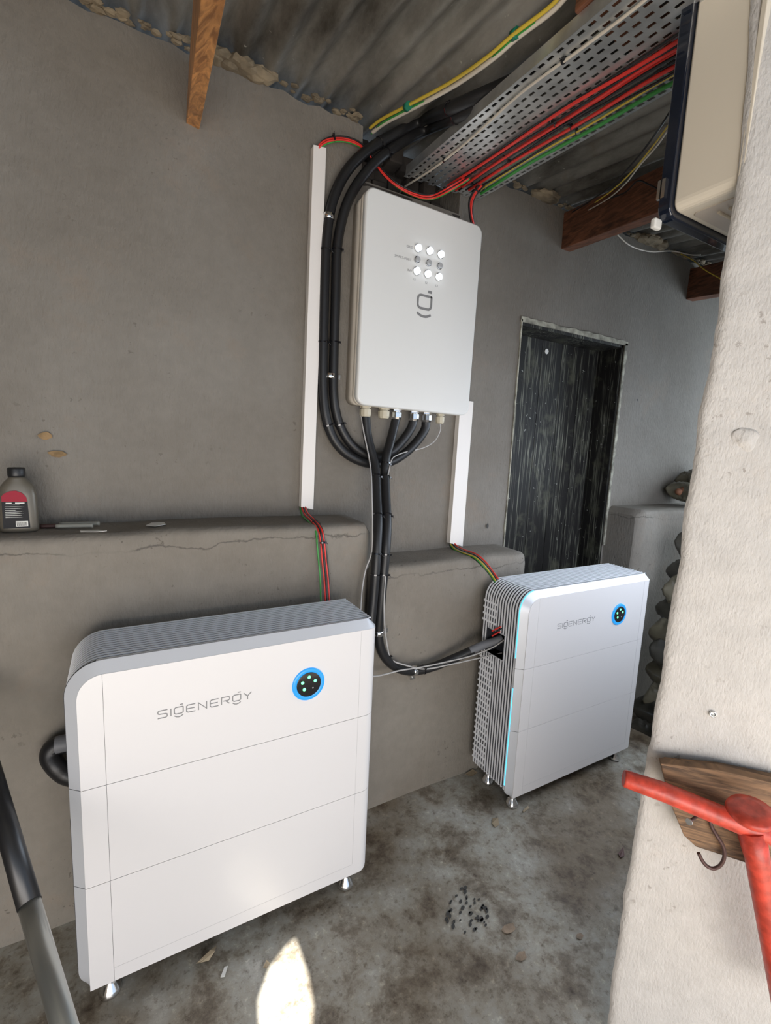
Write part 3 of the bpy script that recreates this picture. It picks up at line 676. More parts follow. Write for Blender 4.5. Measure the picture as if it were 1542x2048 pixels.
# loose wires by the right rafter
for (l,mat,r,lab) in [([('r',1345,215,2.36),('r',1315,262,2.33),('r',1275,315,2.33),('r',1225,370,2.36),('r',1180,402,2.40),('r',1145,424,2.43)],BLK,.0028,'loose black wire, highest of the wires drooping beside the dark-edged device'),
 ([('r',1345,240,2.35),('r',1300,300,2.32),('r',1262,345,2.33),('r',1225,380,2.36),('r',1190,405,2.4)],YEL,.0024,'loose yellow wire drooping beside the dark-edged device'),
 ([('r',1345,245,2.35),('r',1315,290,2.32),('r',1280,330,2.31),('r',1250,368,2.33),('r',1215,398,2.37),('r',1170,424,2.42)],WIR,.0022,'loose white wire drooping beside the dark-edged device'),
 ([('r',1330,385,2.36),('r',1300,370,2.36),('r',1275,362,2.37),('r',1250,385,2.38),('r',1215,398,2.41)],BLK,.0026,'loose black wire humped over the red-brown rafter'),
 ([(1235,470,-.10),(1262,492,-.09),(1300,503,-.06),(1345,502,-.04),(1385,510,-.05),(1430,507,-.08),(1480,505,-.12)],WIR,.003,'cream wire draped along the head of the wall towards the pillar'),
 ([(1362,508,-.05),(1385,520,-.12),(1410,540,-.2),(1446,560,-.28),(1480,580,-.34)],YEL,.0024,'yellowish wire crossing the short rafter end')]:
    cable('loose_wire',l,r,mat,lab,'wire','loose roof wires',seg=8)
# ------------------------------------------------------------------ storage cabinets
W,Dp,ZB,Z1,Z2,ZT=.767,.215,.0632,.3401,.5885,.8804
CH,BD,RC,RF=.0245,.020,.075,.034
def outpath(ins,zlow,n=10,zbreaks=()):
    """left side, top-left arc and top; returns (x,z)"""
    P=[]; zt=ZT-ins; r=RC-ins; x=ins
    zs=sorted(set([zlow]+[z for z in zbreaks]+[zlow+(zt-r-zlow)*k/8 for k in range(9)]))
    for z in zs: P.append((x,z))
    for k in range(1,n+1):
        a=math.pi-math.pi/2*k/n; P.append((x+r+r*math.cos(a),zt-r+r*math.sin(a)))
    for k in range(1,6): P.append((x+r+(W-.014-x-r)*k/5,zt))
    return P
GLY={'S':[[(1.3,1),(.2,1),(.05,.9),(.05,.65),(.2,.55),(1.1,.5),(1.25,.4),(1.25,.12),(1.1,0),(0,0)]],
'I':[[(0,0),(0,1)]],'E':[[(1.2,1),(.2,1),(0,.85),(0,.15),(.2,0),(1.2,0)],[(.05,.5),(1.1,.5)]],
'N':[[(0,0),(0,1),(1.15,.0),(1.15,1)]],'R':[[(0,0),(0,1),(1.0,1),(1.2,.87),(1.2,.6),(1.0,.47),(.25,.47)],[(.6,.45),(1.15,0)]],
'Y':[[(0,1),(.6,.5),(1.2,1)],[(.6,.5),(.6,0)]],
'g':[[(1.2,1),(.2,1),(.0,.85),(0,.25),(.2,.1),(1.0,.1),(1.2,.25),(1.2,1)],[(.75,1.32),(1.2,1.32)],[(0,-.12),(.3,-.3),(.6,-.36),(.9,-.3),(1.2,-.12)]]}
ADV={'S':1.75,'I':.45,'E':1.65,'N':1.65,'R':1.65,'Y':1.6,'g':1.65}
def logo(gm,x0,z0,wid,h):
    s='SIgENERgY'; tot=sum(ADV[c] for c in s)-.4; k=wid/tot; x=x0
    for c in s:
        for st in GLY[c]: ribbon(gm,[(x+a*k,z0+b*h) for a,b in st],.0024,(0,-.0016,0),(1,0,0),(0,0,1),(0,-.0004,0))
        x+=ADV[c]*k
def cabinet(loc,rot,label,lit):
    root=thing('battery_cabinet',loc,label,'battery cabinet','white battery cabinets'); root.rotation_euler=(0,0,rot)
    # core, coloured dark in place of the shade between deep ribs
    gm=G(); P=outpath(.0024,ZB+.035)+[(W-.012,ZB+.035)]
    hy0,hy1,hz0,hz1=.085,Dp-.035,.592,.690
    for (ya_,yb2) in((BD+.002,hy0),(hy1,Dp-.006)): gm.prism([(x,ya_,z) for x,z in P],(0,yb2-ya_,0))
    P2=[p for p in P]; k0=max(i for i,p in enumerate(P) if p[0]<.003 and p[1]<=hz0 and i<10)
    NP=P[:k0+1]+[(.0024,hz0),(.05,hz0),(.05,hz1),(.0024,hz1)]+[p for i,p in enumerate(P) if i>k0 and not(p[0]<.003 and p[1]<hz1)]
    gm.prism([(x,hy0,z) for x,z in NP],(0,hy1-hy0,0)); gm.box((.03,BD,ZB+.02),(W-.02,Dp-.01,ZB+.05)); gm.build('inner_housing',DARK,root)
    # ribs
    gm=G(); nf=14; hz0,hz1=.592,.690; hy0=.085
    sp=(Dp-BD-.004)/nf
    for i in range(nf):
        y0=BD+.005+i*sp; y1=y0+sp*.42
        last=(i==nf-1)
        for (zz0,zz1,seg_) in ([(ZB+.03,None,0)] if (y0<hy0 or y0>Dp-.035) else [(ZB+.03,hz0,1),(hz1,None,0)]):
            O=outpath(0,zz0); I=outpath(.014,zz0)
            if seg_: O=[(0,zz0),(0,zz1)]; I=[(.014,zz0),(.014,zz1)]
            m=len(O); V=[(x,y0,z) for x,z in O]+[(x,y1,z) for x,z in O]+[(x,y0,z) for x,z in I]+[(x,y1,z) for x,z in I]
            F=[]
            for k in range(m-1): F+=[(k,k+1,m+k+1,m+k),(k,2*m+k,2*m+k+1,k+1),(m+k,m+k+1,3*m+k+1,3*m+k)]
            F+=[(0,m,3*m,2*m),(m-1,3*m-1,4*m-1,2*m-1)]
            gm.add(V,F)
        if i>=nf-6:
            z=ZB+.05
            while z<ZT-.07:
                if not(hz0-.02<z<hz1): gm.box((.0006,y1-.0005,z),(.013,y1+sp*.58,z+.008))
                z+=.026
    gm.build('ribbed_cover',FIN,root)
    # bezel: chamfer on left side and top, wraps in plan round the right front corner
    def bez(zlo,zhi,top):
        O=[];I=[]
        if not top:
            n=6
            for k in range(n+1):
                z=zlo+(zhi-zlo)*k/n; ins=0
                if zlo==ZB and z<ZB+.035: ins=.0
                O.append((ins,BD,z)); I.append((CH,-.0005,z))
            if zlo==ZB:
                O=[];I=[]
                for k in range(9):
                    a=math.pi/2*k/8; O.append((CH-CH*math.sin(a),BD,ZB+.044-.040*math.cos(a))); I.append((CH,-.0005,ZB+.0015+.043*k/8))
                O.append((0,BD,zhi)); I.append((CH,-.0005,zhi))
        else:
            a_=[(0,zlo)]+outpath(0,zlo+.001); b_=[(CH,zlo)]+[(max(CH,x),z) for x,z in outpath(CH,zlo+.001)]
            for (x,z),(x2,z2) in zip(a_,b_):
                if x>W-RF-.001: break
                O.append((x,BD,z)); I.append((x2,-.0005,z2))
            for k in range(0,9):
                a=math.radians(-90+90*k/8); O.append((W-RF+(RF-BD)*math.cos(a),RF+(RF-BD)*math.sin(a),ZT)); I.append((W-RF+(RF+.0005)*math.cos(a),RF+(RF+.0005)*math.sin(a),ZT-CH))
            O.append((W-BD,Dp-.02,ZT)); I.append((W+.0005,Dp-.02,ZT-CH))
        gm=G(); n=len(O); gm.add(O+I,[(k,k+1,n+k+1,n+k) for k in range(n-1)],0,True)
        gm.add([(x,y+.006,z-.0) for x,y,z in O]+O,[(k,k+1,n+k+1,n+k) for k in range(n-1)],0,True)
        return gm
    for (a,b,t) in((ZB,Z1-.0007,0),(Z1+.0007,Z2-.0007,0),(Z2+.0007,ZT,1)): bez(a,b,t).build('side_bezel',SILV,root,fix=False)
    # front panels
    ux=[]  # columns (x,y,nx)
    def cols(xa,xb,fil):
        c=[(xa+(xb-xa)*k/10,-.0015) for k in range(11)]
        if fil:
            for k in range(1,9):
                a=math.radians(-90+90*k/8); c.append((W-RF+(RF+.0015)*math.cos(a),RF+(RF+.0015)*math.sin(a)))
            c.append((W+.0015,Dp-.02))
        return c
    def panel(name,xa,xb,za,zb_,fil,corner,bot):
        c=cols(xa,xb,fil); 
        if corner: c=[(xa+(xb-xa)*(1-math.cos(math.pi/2*k/12)),-.0015) for k in range(13)]
        nz=6; V=[];m=len(c); arc=0
        for (x,y) in c:
            zt=zb_; zl=za
            if corner:
                r=RC-CH; dx=x-CH
                if dx<r: zt=zb_-r+math.sqrt(max(0,r*r-(r-dx)**2))
            if fil and bot and x>W-RF:
                i=c.index((x,y)); q=min(1,max(0,(i-10)/8)); zl=za+.034*(1-math.sqrt(max(0,1-q*q)))
            for k in range(nz+1): V.append((x,y,zl+(zt-zl)*k/nz))
        k1=nz+1; F=[(i*k1+k,(i+1)*k1+k,(i+1)*k1+k+1,i*k1+k+1) for i in range(m-1) for k in range(nz)]
        gm=G(); gm.add(V,F,0,False)
        V2=[(x-(.003 if y>RF*.5 else 0),y+(.0035 if y<RF*.5 else 0),z) for x,y,z in V]
        gm.add(V2,[f[::-1] for f in F],0,False)
        # rims
        B=[i*k1 for i in range(m)]; T=[i*k1+nz for i in range(m)]; L=list(range(k1)); Rr=[(m-1)*k1+k for k in range(k1)]
        for e in(B,T,L,Rr):
            vv=[V[i] for i in e]+[V2[i] for i in e]; n=len(e); gm.add(vv,[(i,i+1,n+i+1,n+i) for i in range(n-1)])
        o=gm.build(name,WH,root); 
        for p in o.data.polygons: p.use_smooth=False
        return o
    g1=.0006; MX=.0732
    for (za,zb_,bot,top) in((ZB,Z1,1,0),(Z1,Z2,0,0),(Z2,ZT-CH,0,1)):
        o=panel('front_panel',MX+g1*.6,W-RF,za+g1,zb_-g1*(0 if top else 1),True,False,bot)
        o.data.polygons.foreach_set('use_smooth',[True]*len(o.data.polygons))
        o.modifiers.new('es','EDGE_SPLIT').split_angle=.6
        panel('corner_panel',CH-.001,MX-g1*.6,za+g1,zb_-g1*(0 if top else 1),False,bool(top),0)
    # faint crease on the right of front panels
    gm=G(); xr=W-.0576
    gm.box((xr-.0004,-.0018,ZB+.04),(xr+.0004,-.001,ZT-CH-.004)); gm.box((MX,-.0018,ZB+.037),(xr,-.001,ZB+.0378)); gm.build('panel_crease',basic('crease_grey',(.5,.49,.49),.5),root)
    # display
    dx,dz=(.553,.7285)
    gm=G(); gm.lathe([(.034,.0),(.034,.0035),(.0352,.0045),(.044,.0045),(.046,.003),(.046,0)],(dx,-.0012,dz),(0,-1,0),48); ring=gm.build('display_ring',BLUE,root); ring['label']='glowing blue ring'
    gm=G(); gm.lathe([(.0345,0),(.0345,.0049),(.0335,.0053)],(dx,-.0012,dz),(0,-1,0),48); sc_=gm.build('display_disc',BLKG,root)
    for (a,b) in((0,.0215),(.0176,.008),(-.0185,.0085),(-.0133,-.0115)):
        gm=G(); gm.lathe([(.0045,.005),(.0045,.0062),(.0025,.0068)],(dx+a,-.0012,dz+b),(0,-1,0),12); gm.build('status_led',LED,sc_)
    gm=G(); gm.lathe([(.0022,.005),(.0022,.0058)],(dx+.0114,-.0012,dz-.0115),(0,-1,0),12); gm.build('unlit_led',INKL,sc_)
    gm=G(); logo(gm,.181,.7225,.218,.0185); gm.build('lettering',INK,root)
    # light strip along the bezel
    def strip(P,mat):
        gm=G(); n=len(P); w_=.0045; V=[(x-nx*.001,BD+.0005,z+nz*.001) for x,z,nx,nz in P]+[(x-nx*.001,BD+.0005+w_,z+nz*.001) for x,z,nx,nz in P]+[(x+nx*.006,BD+.0005,z-nz*.006) for x,z,nx,nz in P]+[(x+nx*.006,BD+.0005+w_,z-nz*.006) for x,z,nx,nz in P]
        F=[]
        for k in range(n-1): F+=[(k,k+1,n+k+1,n+k),(k,2*n+k,2*n+k+1,k+1),(n+k,n+k+1,3*n+k+1,3*n+k)]
        gm.add(V,F); o=gm.build('light_strip',mat,root); return o
    lo=[(0,z,1,0) for z in(ZB+.05,ZB+.2,ZB+.33,Z1+.17)]; up_=[(0,z,1,0) for z in(Z2+.04,Z2+.12,ZT-RC)]
    for k in range(1,9):
        a=math.pi-math.pi/2*k/9; up_.append((RC+RC*math.cos(a),ZT-RC+RC*math.sin(a),-math.cos(a),math.sin(a)))
    for P in(lo,up_):
        o=strip(P,STRIP if lit else DARK); o['label']='glowing blue edge strip' if lit else 'unlit dark edge strip'
    # cable port frame
    gm=G(); gm.box((-.001,hy0-.004,hz0-.003),(.045,hy0,hz1+.003)); gm.box((-.001,hy0,hz0-.003),(.045,Dp-.036,hz0)); gm.box((-.001,hy0,hz1),(.045,Dp-.036,hz1+.003)); gm.build('cable_port',SILV,root)
    # feet
    for (fx,fy) in((.062,.035),(W-.062,.035),(.062,Dp-.04),(W-.062,Dp-.04)):
        gm=G(); gm.lathe([(.007,ZB+.03),(.007,.042),(.010,.041),(.011,.034),(.016,.026),(.023,.014),(.026,.008),(.026,.002),(.024,.0)],(fx,fy,0),(0,0,1),24); gm.build('foot',CHR,root)
    return root
cabinet((.3958,-.4643,0),-.0017,'white battery cabinet nearest the camera, wider in view, with a lit blue ring',False)
cabinet((1.768,-.4502,0),.0011,'white battery cabinet farther back, its ribbed left side and blue edge strip showing',True)
# wires inside the port of the far cabinet
for k,(a,b,mat,pn) in enumerate([((984,1262),(1013,1250),RED,'red'),((984,1272),(1013,1258),RED,'red'),((986,1267),(1010,1254),BLK,'black')]):
    p=path([(a[0],a[1],-.31),((a[0]+b[0])/2,(a[1]+b[1])/2-1,-.335),(b[0],b[1],-.352)]); tag(G().tube(smooth(p,5),.0028,8).build('port_wire',mat,fix=False),['upper red wire in the side opening of the farther cabinet','lower red wire in the side opening of the farther cabinet','black wire between the red ones in the cabinet side opening'][k],'wire')
# ------------------------------------------------------------------ conduit behind the near cabinet
P=[Vector(q) for q in()]
pc=path([(150,1480,-.215),(120,1484,-.215),(98,1498,-.215),(93,1520,-.225),(105,1545,-.235),(128,1560,-.245),(160,1570,-.25)])
pc=path([(165,1483,-.22),(135,1487,-.218),(108,1494,-.216),(100,1512,-.222),(112,1532,-.235),(130,1548,-.24),(155,1556,-.25)])
o=tag(G().tube(smooth(pc,6),.024,14).build('flexible_conduit',BLK,fix=False),'short black conduit bend poking out left of the nearer cabinet','conduit','black flexible conduits')
gm=G().tube(smooth(path([(175,1481,-.245),(140,1484,-.243),(112,1490,-.240)]),5),.0215,14); ch(gm.build('grey_sleeve',SLV,fix=False),o)
p=aty(122,1553,-.19); gm=G(); gm.box(p-Vector((.011,.003,.008)),p+Vector((.014,.003,.008)),rot=Matrix.Rotation(-.3,3,'Y')); gm.tube([p+Vector((0,-.002,0)),p+Vector((0,-.006,0))],.004,8,1); tag(gm.build('pipe_clamp',[PAPER,RUST]),'small white clamp tab left of the nearer cabinet','pipe clamp','metal pipe clamps')
# ------------------------------------------------------------------ bottle, pliers, scraps on the ledge
def oval(cx,cy,z,a,b,n=24,e=3.0):
    P=[]
    for k in range(n):
        t=2*math.pi*k/n; c,s_=math.cos(t),math.sin(t); P.append(Vector((cx+a*math.copysign(abs(c)**(2/e),c),cy+b*math.copysign(abs(s_)**(2/e),s_),z)))
    return P
LZ=1.119
b0=aty(36,1060,-.115); bc=Vector((b0.x+.002,-.10,LZ))
bt=thing('oil_bottle',bc,'small grey oil bottle with black cap and red-black label on the left ledge','bottle')
gm=G(); L=[]
prof=[(.036,.018,0),(.040,.021,.004),(.041,.022,.012),(.041,.022,.060),(.040,.0215,.095),(.036,.020,.115),(.028,.018,.128),(.019,.016,.137),(.0165,.0155,.142)]
n=24
for a,b,h in prof: L+=oval(bc.x,bc.y,bc.z+h,a,b,n,3.0 if h<.12 else 2.2)
gm.add(L,[(i*n+k,i*n+(k+1)%n,(i+1)*n+(k+1)%n,(i+1)*n+k) for i in range(len(prof)-1) for k in range(n)],0,True); gm.add(L[:n],[tuple(range(n))]); gm.add(L[-n:],[tuple(range(n))])
ch(gm.build('bottle_body',BOTL),bt)
gm=G(); gm.lathe([(.018,.142),(.019,.146),(.019,.162),(.0175,.165)],bc,(0,0,1),24); ch(gm.build('cap',BLK),bt)
yl=bc.y-.0228
def lab(gm,pts,mi,dy=0): gm.prism([(bc.x+x,yl-dy,bc.z+z) for x,z in pts],(0,-.0006,0),mi)
gm=G(); lab(gm,[(-.030,.012),(.025,.012),(.022,.080),(-.030,.080)],0); ch(gm.build('rear_label',LABB),bt)
gm=G(); lab(gm,[(-.030,.080),(.022,.080),(.020,.092),(.012,.102),(.0,.108),(-.012,.107),(-.024,.101),(-.030,.094)],0); ch(gm.build('label_top',LABR),bt)
gm=G(); lab(gm,[(-.004,.016),(.021,.016),(.021,.030),(-.004,.030)],0,.0007)
for r in range(8): lab(gm,[(-.024,.040+r*.0045),(random.uniform(-.005,.016),.040+r*.0045),(random.uniform(-.005,.016),.0408+r*.0045),(-.024,.0408+r*.0045)],0,.0007)
lab(gm,[(-.022,.0755),(-.010,.0755),(-.010,.078),(-.022,.078)],0,.0007); lab(gm,[(-.003,.0755),(.016,.0755),(.016,.078),(-.003,.078)],0,.0007)
ch(gm.build('label_print',PAPER),bt)
gm=G()
for k in range(11): lab(gm,[(-.002+k*.002,.018),(-.0012+k*.002,.018),(-.0012+k*.002,.028),(-.002+k*.002,.028)],0,.0015)
ch(gm.build('barcode',LABB),bt)
pt=thing('pliers',aty(120,1050,-.07),'grey-handled pliers lying on the ledge beside the oil bottle','pliers')
for l in([(118,1043,-.05),(150,1045,-.05),(180,1046,-.052),(199,1050,-.056)],[(112,1054,-.08),(140,1055,-.082),(165,1056,-.085),(186,1057,-.088)]):
    Q=path(l); 
    for q in Q: q.z=LZ+.006
    ch(G().tube(smooth(Q,4),.0058,10,rr=None).build('handle',basic('handle_grey',(.36,.35,.30),.5)),pt)
Q=path([(80,1046,-.065),(95,1047,-.066),(118,1048,-.066)]); 
for q in Q: q.z=LZ+.005
ch(G().tube(smooth(Q,3),.006,8,rr=None).build('jaw',RUST),pt)
def chip(pts,mat,name,label,cat,group=None,z=LZ+.004,th=.001,f=atz):
    P=[atz(x,y,z) for x,y in pts]; gm=G(); gm.prism(P,(0,0,th)); return tag(gm.build(name,mat),label,cat,group)
chip([(292,1051),(303,1046),(328,1045),(332,1049),(310,1053)],PAPER,'paper_scrap','white scrap of plastic on the ledge near the wall','scrap','white scraps')
chip([(160,1061),(196,1060),(214,1062),(195,1064),(161,1064)],PAPER,'paper_scrap','thin white sliver on the ledge in front of the pliers','scrap','white scraps')
chip([(441,1955),(449,1934),(456,1932),(449,1954)],PAPER,'paper_scrap','small white slip lying on the floor before the nearer cabinet','scrap','white scraps',z=.001)
gm=G(); Pq=[atz(x,y,.002) for x,y in[(392,1927),(405,1915),(420,1908),(433,1899),(430,1910),(418,1921),(403,1925)]]
for i in(2,3,4): Pq[i].z+=.012
gm.prism(Pq,(0,0,.001)); tag(gm.build('dry_leaf',LEAF),'dry tan leaf on the floor before the nearer cabinet','leaf','dry leaves')
for pts,l in(([(526,1935),(533,1924),(540,1927),(533,1938)],'curled dry leaf at the edge of the sunlit patch'),([(985,1637),(996,1638),(998,1650),(990,1655),(984,1647)],'reddish dry leaf on the open floor'),([(1236,1707),(1246,1697),(1249,1712),(1241,1716)],'dark dry leaf on the floor by the pillar'),([(1045,1622),(1056,1614),(1058,1617),(1047,1625)],'pale straw beside the foot of the farther cabinet'),([(930,1549),(945,1541),(955,1545),(944,1553)],'brown leaf scrap in the corner left of the farther cabinet')):
    P=[atz(x,y,.002) for x,y in pts]; P[1].z+=.006; gm=G(); gm.prism(P,(0,0,.001)); tag(gm.build('dry_leaf',LEAF if 'dark' not in l else RUST),l,'leaf','dry leaves')
# ------------------------------------------------------------------ leaning pole
a=CAM+ray(128,2048)*.75; b=CAM+ray(0,1605)*.95; d=(b-a).normalized()
s0=a-d*(a.z-.02)/d.z*1.0; top=b+d*((-.215-b.y)/d.y)
pole=thing('leaning_pole',s0,'metal pole with a black upper part leaning at the lower left','pole')
mid=a.lerp(b,.52)
ch(G().tube([s0,a,mid],.0175,20).build('steel_shaft',STEEL),pole); ch(G().tube([a.lerp(b,.48),b,top],.0187,20).build('black_upper_part',basic('satin_black',(.012,.012,.013),.32)),pole)  # upper part coloured black, lower part steel
# ------------------------------------------------------------------ device on the inner face of the front wall
X0=1.50; dv=thing('wall_inverter',(1.72,-1.13,1.88),'cream wall device with dark glass front edge at the upper right','electrical device')
yb_=-1.112; yf=atx(1346,410,X0).y; zb2=atx(1400,400,X0).z
gm=G(); P=rr(X0,2.05,zb2,2.31,.018,5); gm.prism([(x,yb_,z) for x,z in P],(0,yf-yb_,0),sm=False); ch(gm.build('housing',CREAM,bevel=.006),dv)
gm=G(); P=rr(X0-.004,2.054,zb2-.004,2.314,.02,5); gm.prism([(x,yb_-.004,z) for x,z in P],(0,.010,0)); ch(gm.build('rear_lip',CREAM,bevel=.002),dv)
gm=G(); P=rr(X0-.010,2.06,zb2-.012,2.32,.024,5); gm.prism([(x,yf+.0,z) for x,z in P],(0,.026,0)); ch(gm.build('glass_front',NAVY,bevel=.004),dv)
gm=G(); P=rr(X0+.04,2.0,yb_+.012,yf-.015,.015,5); gm.prism([(x,y,zb2-.0015) for x,y in P],(0,0,.003)); ch(gm.build('base_recess',basic('recess_cream',(.60,.52,.43),.45),bevel=.001),dv)
for k in range(3):
    gm=G(); yy=yb_+.03+k*.02; gm.tube([(X0+.07,yy,zb2-.003),(1.9,yy,zb2-.003)],.003,8); ch(gm.build('base_ridge',CREAM),dv)
p=Vector((X0-.012,yf+.02,zb2+.045)); gm=G(); gm.box(p-Vector((.003,.008,.018)),p+Vector((.003,-.001,.018))); gm.box(p-Vector((.003,-.002,.018)),p+Vector((.003,.008,.018))); ch(gm.build('hinge_clip',CHR),dv)
p=Vector((X0-.005,yf+.028,zb2-.016)); gm=G(); gm.box(p-Vector((.012,.006,.010)),p+Vector((.012,.006,.010))); ch(gm.build('white_tab',PAPER,bevel=.004),dv)
# ------------------------------------------------------------------ things on the pillar
# board
def jslab(name,pix,off0,off1,mat,label,cat,group=None,bev=.002):
    a=[jm(x,y,off1) for x,y in pix]; gm=G(); gm.prism(a,-JN*(off1-off0)); return tag(gm.build(name,mat,bevel=bev),label,cat,group)
jslab('rear_board',[(1329,1521),(1440,1532),(1575,1560),(1590,1640),(1345,1600)],.004,.018,MBRD,'thin grey-brown board behind the front one on the pillar','board')
jslab('hook_board',[(1321,1527),(1440,1541),(1575,1573),(1580,1745),(1500,1729),(1392,1694),(1368,1672),(1342,1610)],.020,.042,MBRD,'worn brown wooden board with a hook fixed to the pale pillar','board')
# red tool
rt=thing('red_handle_tool',jm(1500,1640,.08),'red painted T-handled tool hanging in front of the wooden board','tool')
a=jm(1247,1556,.085); b=jm(1330,1585,.085); c=jm(1500,1655,.085); e=jm(1600,1690,.085)
ch(G().tube([a,a.lerp(b,.04),b,c,e],.0175,18,rr=[.0150,.0165,.0185,.019,.0175]).build('crossbar',REDP),rt)
h0=jm(1500,1655,.085); h1=jm(1515,1720,.085); h2=jm(1548,1900,.085); h3=jm(1575,2050,.085)
ch(G().tube([h0,h1,h2,h3],.021,18,rr=[.024,.0205,.0205,.0205]).build('shaft',REDP),rt)
k=jm(1502,1625,.115); ax=(JN*.12-JD*.12+Vector((0,0,1))).normalized(); gm=G(); gm.lathe([(.018,-.016),(.034,-.008),(.039,0),(.036,.006),(.02,.010)],k,ax,28); ch(gm.build('knob_cap',REDP),rt)
# hook
hk=[(1418,1622),(1420,1640),(1424,1655),(1434,1672),(1445,1690),(1449,1705),(1447,1720),(1439,1732),(1427,1737),(1415,1733),(1405,1722),(1397,1706)]
offs=[.043,.05,.05]+[.055]*9
tag(G().tube(smooth([jm(x,y,o_) for (x,y),o_ in zip(hk,offs)],5),.0035,10).build('iron_hook',RUST,fix=False),'rusty iron hook hanging from the wooden board','hook')
n0=jm(1406,1624,.035); n1=jm(1379,1643,.085); gm=G(); gm.tube([n0,n1],.0028,10); gm.tube([n1,n1+(n1-n0).normalized()*.003],.0062,12,1); tag(gm.build('screw',[RUST,ZINC]),'long screw sticking out of the wooden board beside the hook','screw')
p=jm(1425,1427,.0); gm=G(); gm.lathe([(.0065,-.004),(.0065,.005),(.004,.005),(.004,-.001),(.001,-.001)],p,JN,16); tag(gm.build('wall_plug',ZINC),'small round metal wall plug in the pale pillar','wall plug')
# plaster lump
gm=G(); bm=bmesh.new(); bmesh.ops.create_icosphere(bm,subdivisions=4,radius=1); c=jm(1487,878,-.004); up=Vector((0,0,1)); V=[]
for q in bm.verts:
    d=1+.25*noise.noise(q.co*1.6); V.append(c+JD*q.co.x*.028*d+up*q.co.z*.028*d+JN*q.co.y*.012*d)
gm.add(V,[tuple(w_.index for w_ in f.verts) for f in bm.faces],0,True); bm.free(); struct(gm.build('trim_7',MP))
# ------------------------------------------------------------------ bags
def bag(px,py,y,w_,h_,mat,label,seed,tie_=None,dep=.12):
    """pillow-shaped plastic bag: pinched edges, pointed corners, creased faces"""
    c=aty(px,py,y); N=26; R_=Matrix.Rotation(math.sin(seed*2.3)*.22,3,'Y')@Matrix.Rotation(math.cos(seed*1.7)*.25,3,'X')@Matrix.Rotation(math.sin(seed)*.3,3,'Z'); gm=G()
    for sg in(1,-1):
        V=[]
        for j in range(N+1):
            for i in range(N+1):
                u=2*i/N-1; v=2*j/N-1; pu=u*(1-.16*(1-v*v)*u*u); pv=v*(1-.16*(1-u*u)*v*v)
                t=(max(0,1-u*u*u*u)*max(0,1-v*v*v*v))**.5
                p=Vector((u*2.2,v*2.2,seed)); cr_=abs(noise.noise(p*1.3))*.42+abs(noise.noise(p*3.1+Vector((5,0,0))))*.20
                z=sg*h_*.66*t*(1.08-cr_)+.012*noise.noise(p*2)*(1-t)
                V.append(c+R_@Vector((pu*w_/2,pv*dep,z)))
        gm.add(V,[(j*(N+1)+i,j*(N+1)+i+1,(j+1)*(N+1)+i+1,(j+1)*(N+1)+i) for j in range(N) for i in range(N)],0,True)
    for k_,q in enumerate(gm.v): gm.v[k_]=tuple(Vector(q)-c)
    t=thing('plastic_bag',c,label,'bag','stacked plastic bags'); gm.build('bag_body',mat,t)
    if tie_:
        gm=G(); gm.lathe([(.004,0),(.02,.008),(.016,.02),(.006,.026),(.020,.05)],(-w_/2-.015 if tie_>0 else -w_/4,-.02,h_*.05),(1 if tie_>0 else .2,0,.25 if tie_>0 else 1),12); gm.build('tied_neck',BAGT,t)
    return t
bag(1376,985,-.10,.26,.085,BAG,'olive bag with an orange tie lying on the right ledge',3,1,.07)
bag(1392,955,-.08,.20,.075,BAG,'olive bag on top of the tied bag on the right ledge',5,None,.06)
B_=[(1385,1090,.15,.12,BAG2,'topmost dark bag of the floor stack by the pillar'),(1372,1148,.16,.10,BAG2,'bag below the topmost of the floor stack by the pillar'),
(1362,1185,.18,.12,BAG,'grey-green bag level with the top of the farther cabinet'),(1352,1225,.17,.10,BAG2,'dark bag with red tie beside the blue ring of the farther cabinet'),
(1348,1262,.26,.12,BAG,'shiny clear-topped olive bag right of the farther cabinet'),(1340,1305,.24,.13,BAG2,'dark sagging bag under the shiny clear-topped one'),
(1338,1350,.22,.11,BAG,'crumpled bag in the middle of the floor stack'),(1325,1390,.24,.11,BAG,'flat-folded olive bag low in the floor stack'),
(1312,1428,.26,.11,BAG2,'dark bag just above the bottom of the floor stack'),(1300,1460,.26,.10,BAG2,'bottom bag of the stack standing on the floor')]
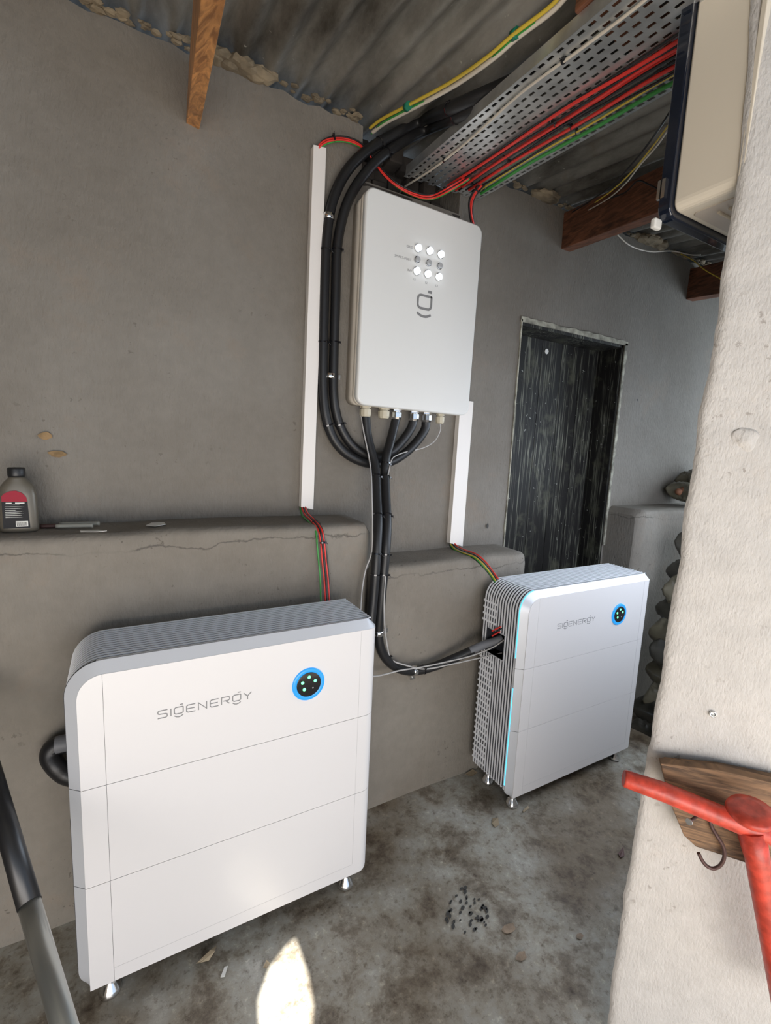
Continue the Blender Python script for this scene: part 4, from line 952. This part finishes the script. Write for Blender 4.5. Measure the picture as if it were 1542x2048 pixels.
for i,(px,py,w_,h_,mat,l) in enumerate(B_): bag(px+14,py,-.36,w_,h_*1.1,mat,l,i*3.7+1,-1 if i in(3,) else None,.10)
# ------------------------------------------------------------------ marks on wall and floor
wb=bpy.data.objects['wall_back']; fl=bpy.data.objects['floor']
def blot(c,ex,ez,nrm,a,b,seed,mat,name,par,n=14,th=.0006):
    P=[]
    for k in range(n):
        t=2*math.pi*k/n; q=1+.45*noise.noise((math.cos(t)*1.3+seed,math.sin(t)*1.3,seed)); P.append(c+ex*(a*q*math.cos(t))+ez*(b*q*math.sin(t)))
    gm=G(); gm.prism(P,nrm*th); o=gm.build(name,mat); o.parent=par; return o
MUD=basic('mud_spatter',(.26,.17,.085),.95,var=.3,vs=60); SOOT=basic('dark_tread_mark',(.045,.043,.040),.7); TAN=basic('tan_stain',(.27,.20,.14),.65,var=.35,vs=40)
X_,Y_,Z_=Vector((1,0,0)),Vector((0,1,0)),Vector((0,0,1))
for (x,y,a,b,sd2) in((91,872,.016,.010,1),(114,908,.020,.009,2),(1275,800,.004,.006,4),(975,1052,.006,.010,5)): blot(aty(x,y,-.008),X_,Z_,-Y_,a,b,sd2,MUD if x<200 else SOOT,'mud_spot',wb)
random.seed(11)
gm0=[]
for k in range(46):
    an=random.uniform(0,6.283); rr_=random.random()**.6; x=932+42*rr_*math.cos(an)+6*math.sin(an*2); y=1822+48*rr_*math.sin(an)
    c=atz(x,y,.0004); gm=G(); ang=.5+random.uniform(-.3,.3); e1=Vector((math.cos(ang),math.sin(ang),0)); e2=Vector((-e1.y,e1.x,0)); gm0.append((c,e1,e2,random.uniform(.0025,.0055)))
gm=G()
for c,e1,e2,q in gm0: gm.prism([c+e1*(q*1.7*math.cos(t*.785))+e2*(q*math.sin(t*.785)) for t in range(8)],(0,0,.0003))
gm.build('tread_mark',SOOT).parent=fl
for (x,y,a,b,sd2) in((1018,1856,.030,.015,3),(1043,1912,.022,.013,6),(1160,1872,.014,.010,9)): blot(atz(x,y,.0002),X_,Y_,Z_,a*.8,b*.8,sd2,TAN,'floor_stain',fl,th=.0003)
bpy.context.view_layer.update()
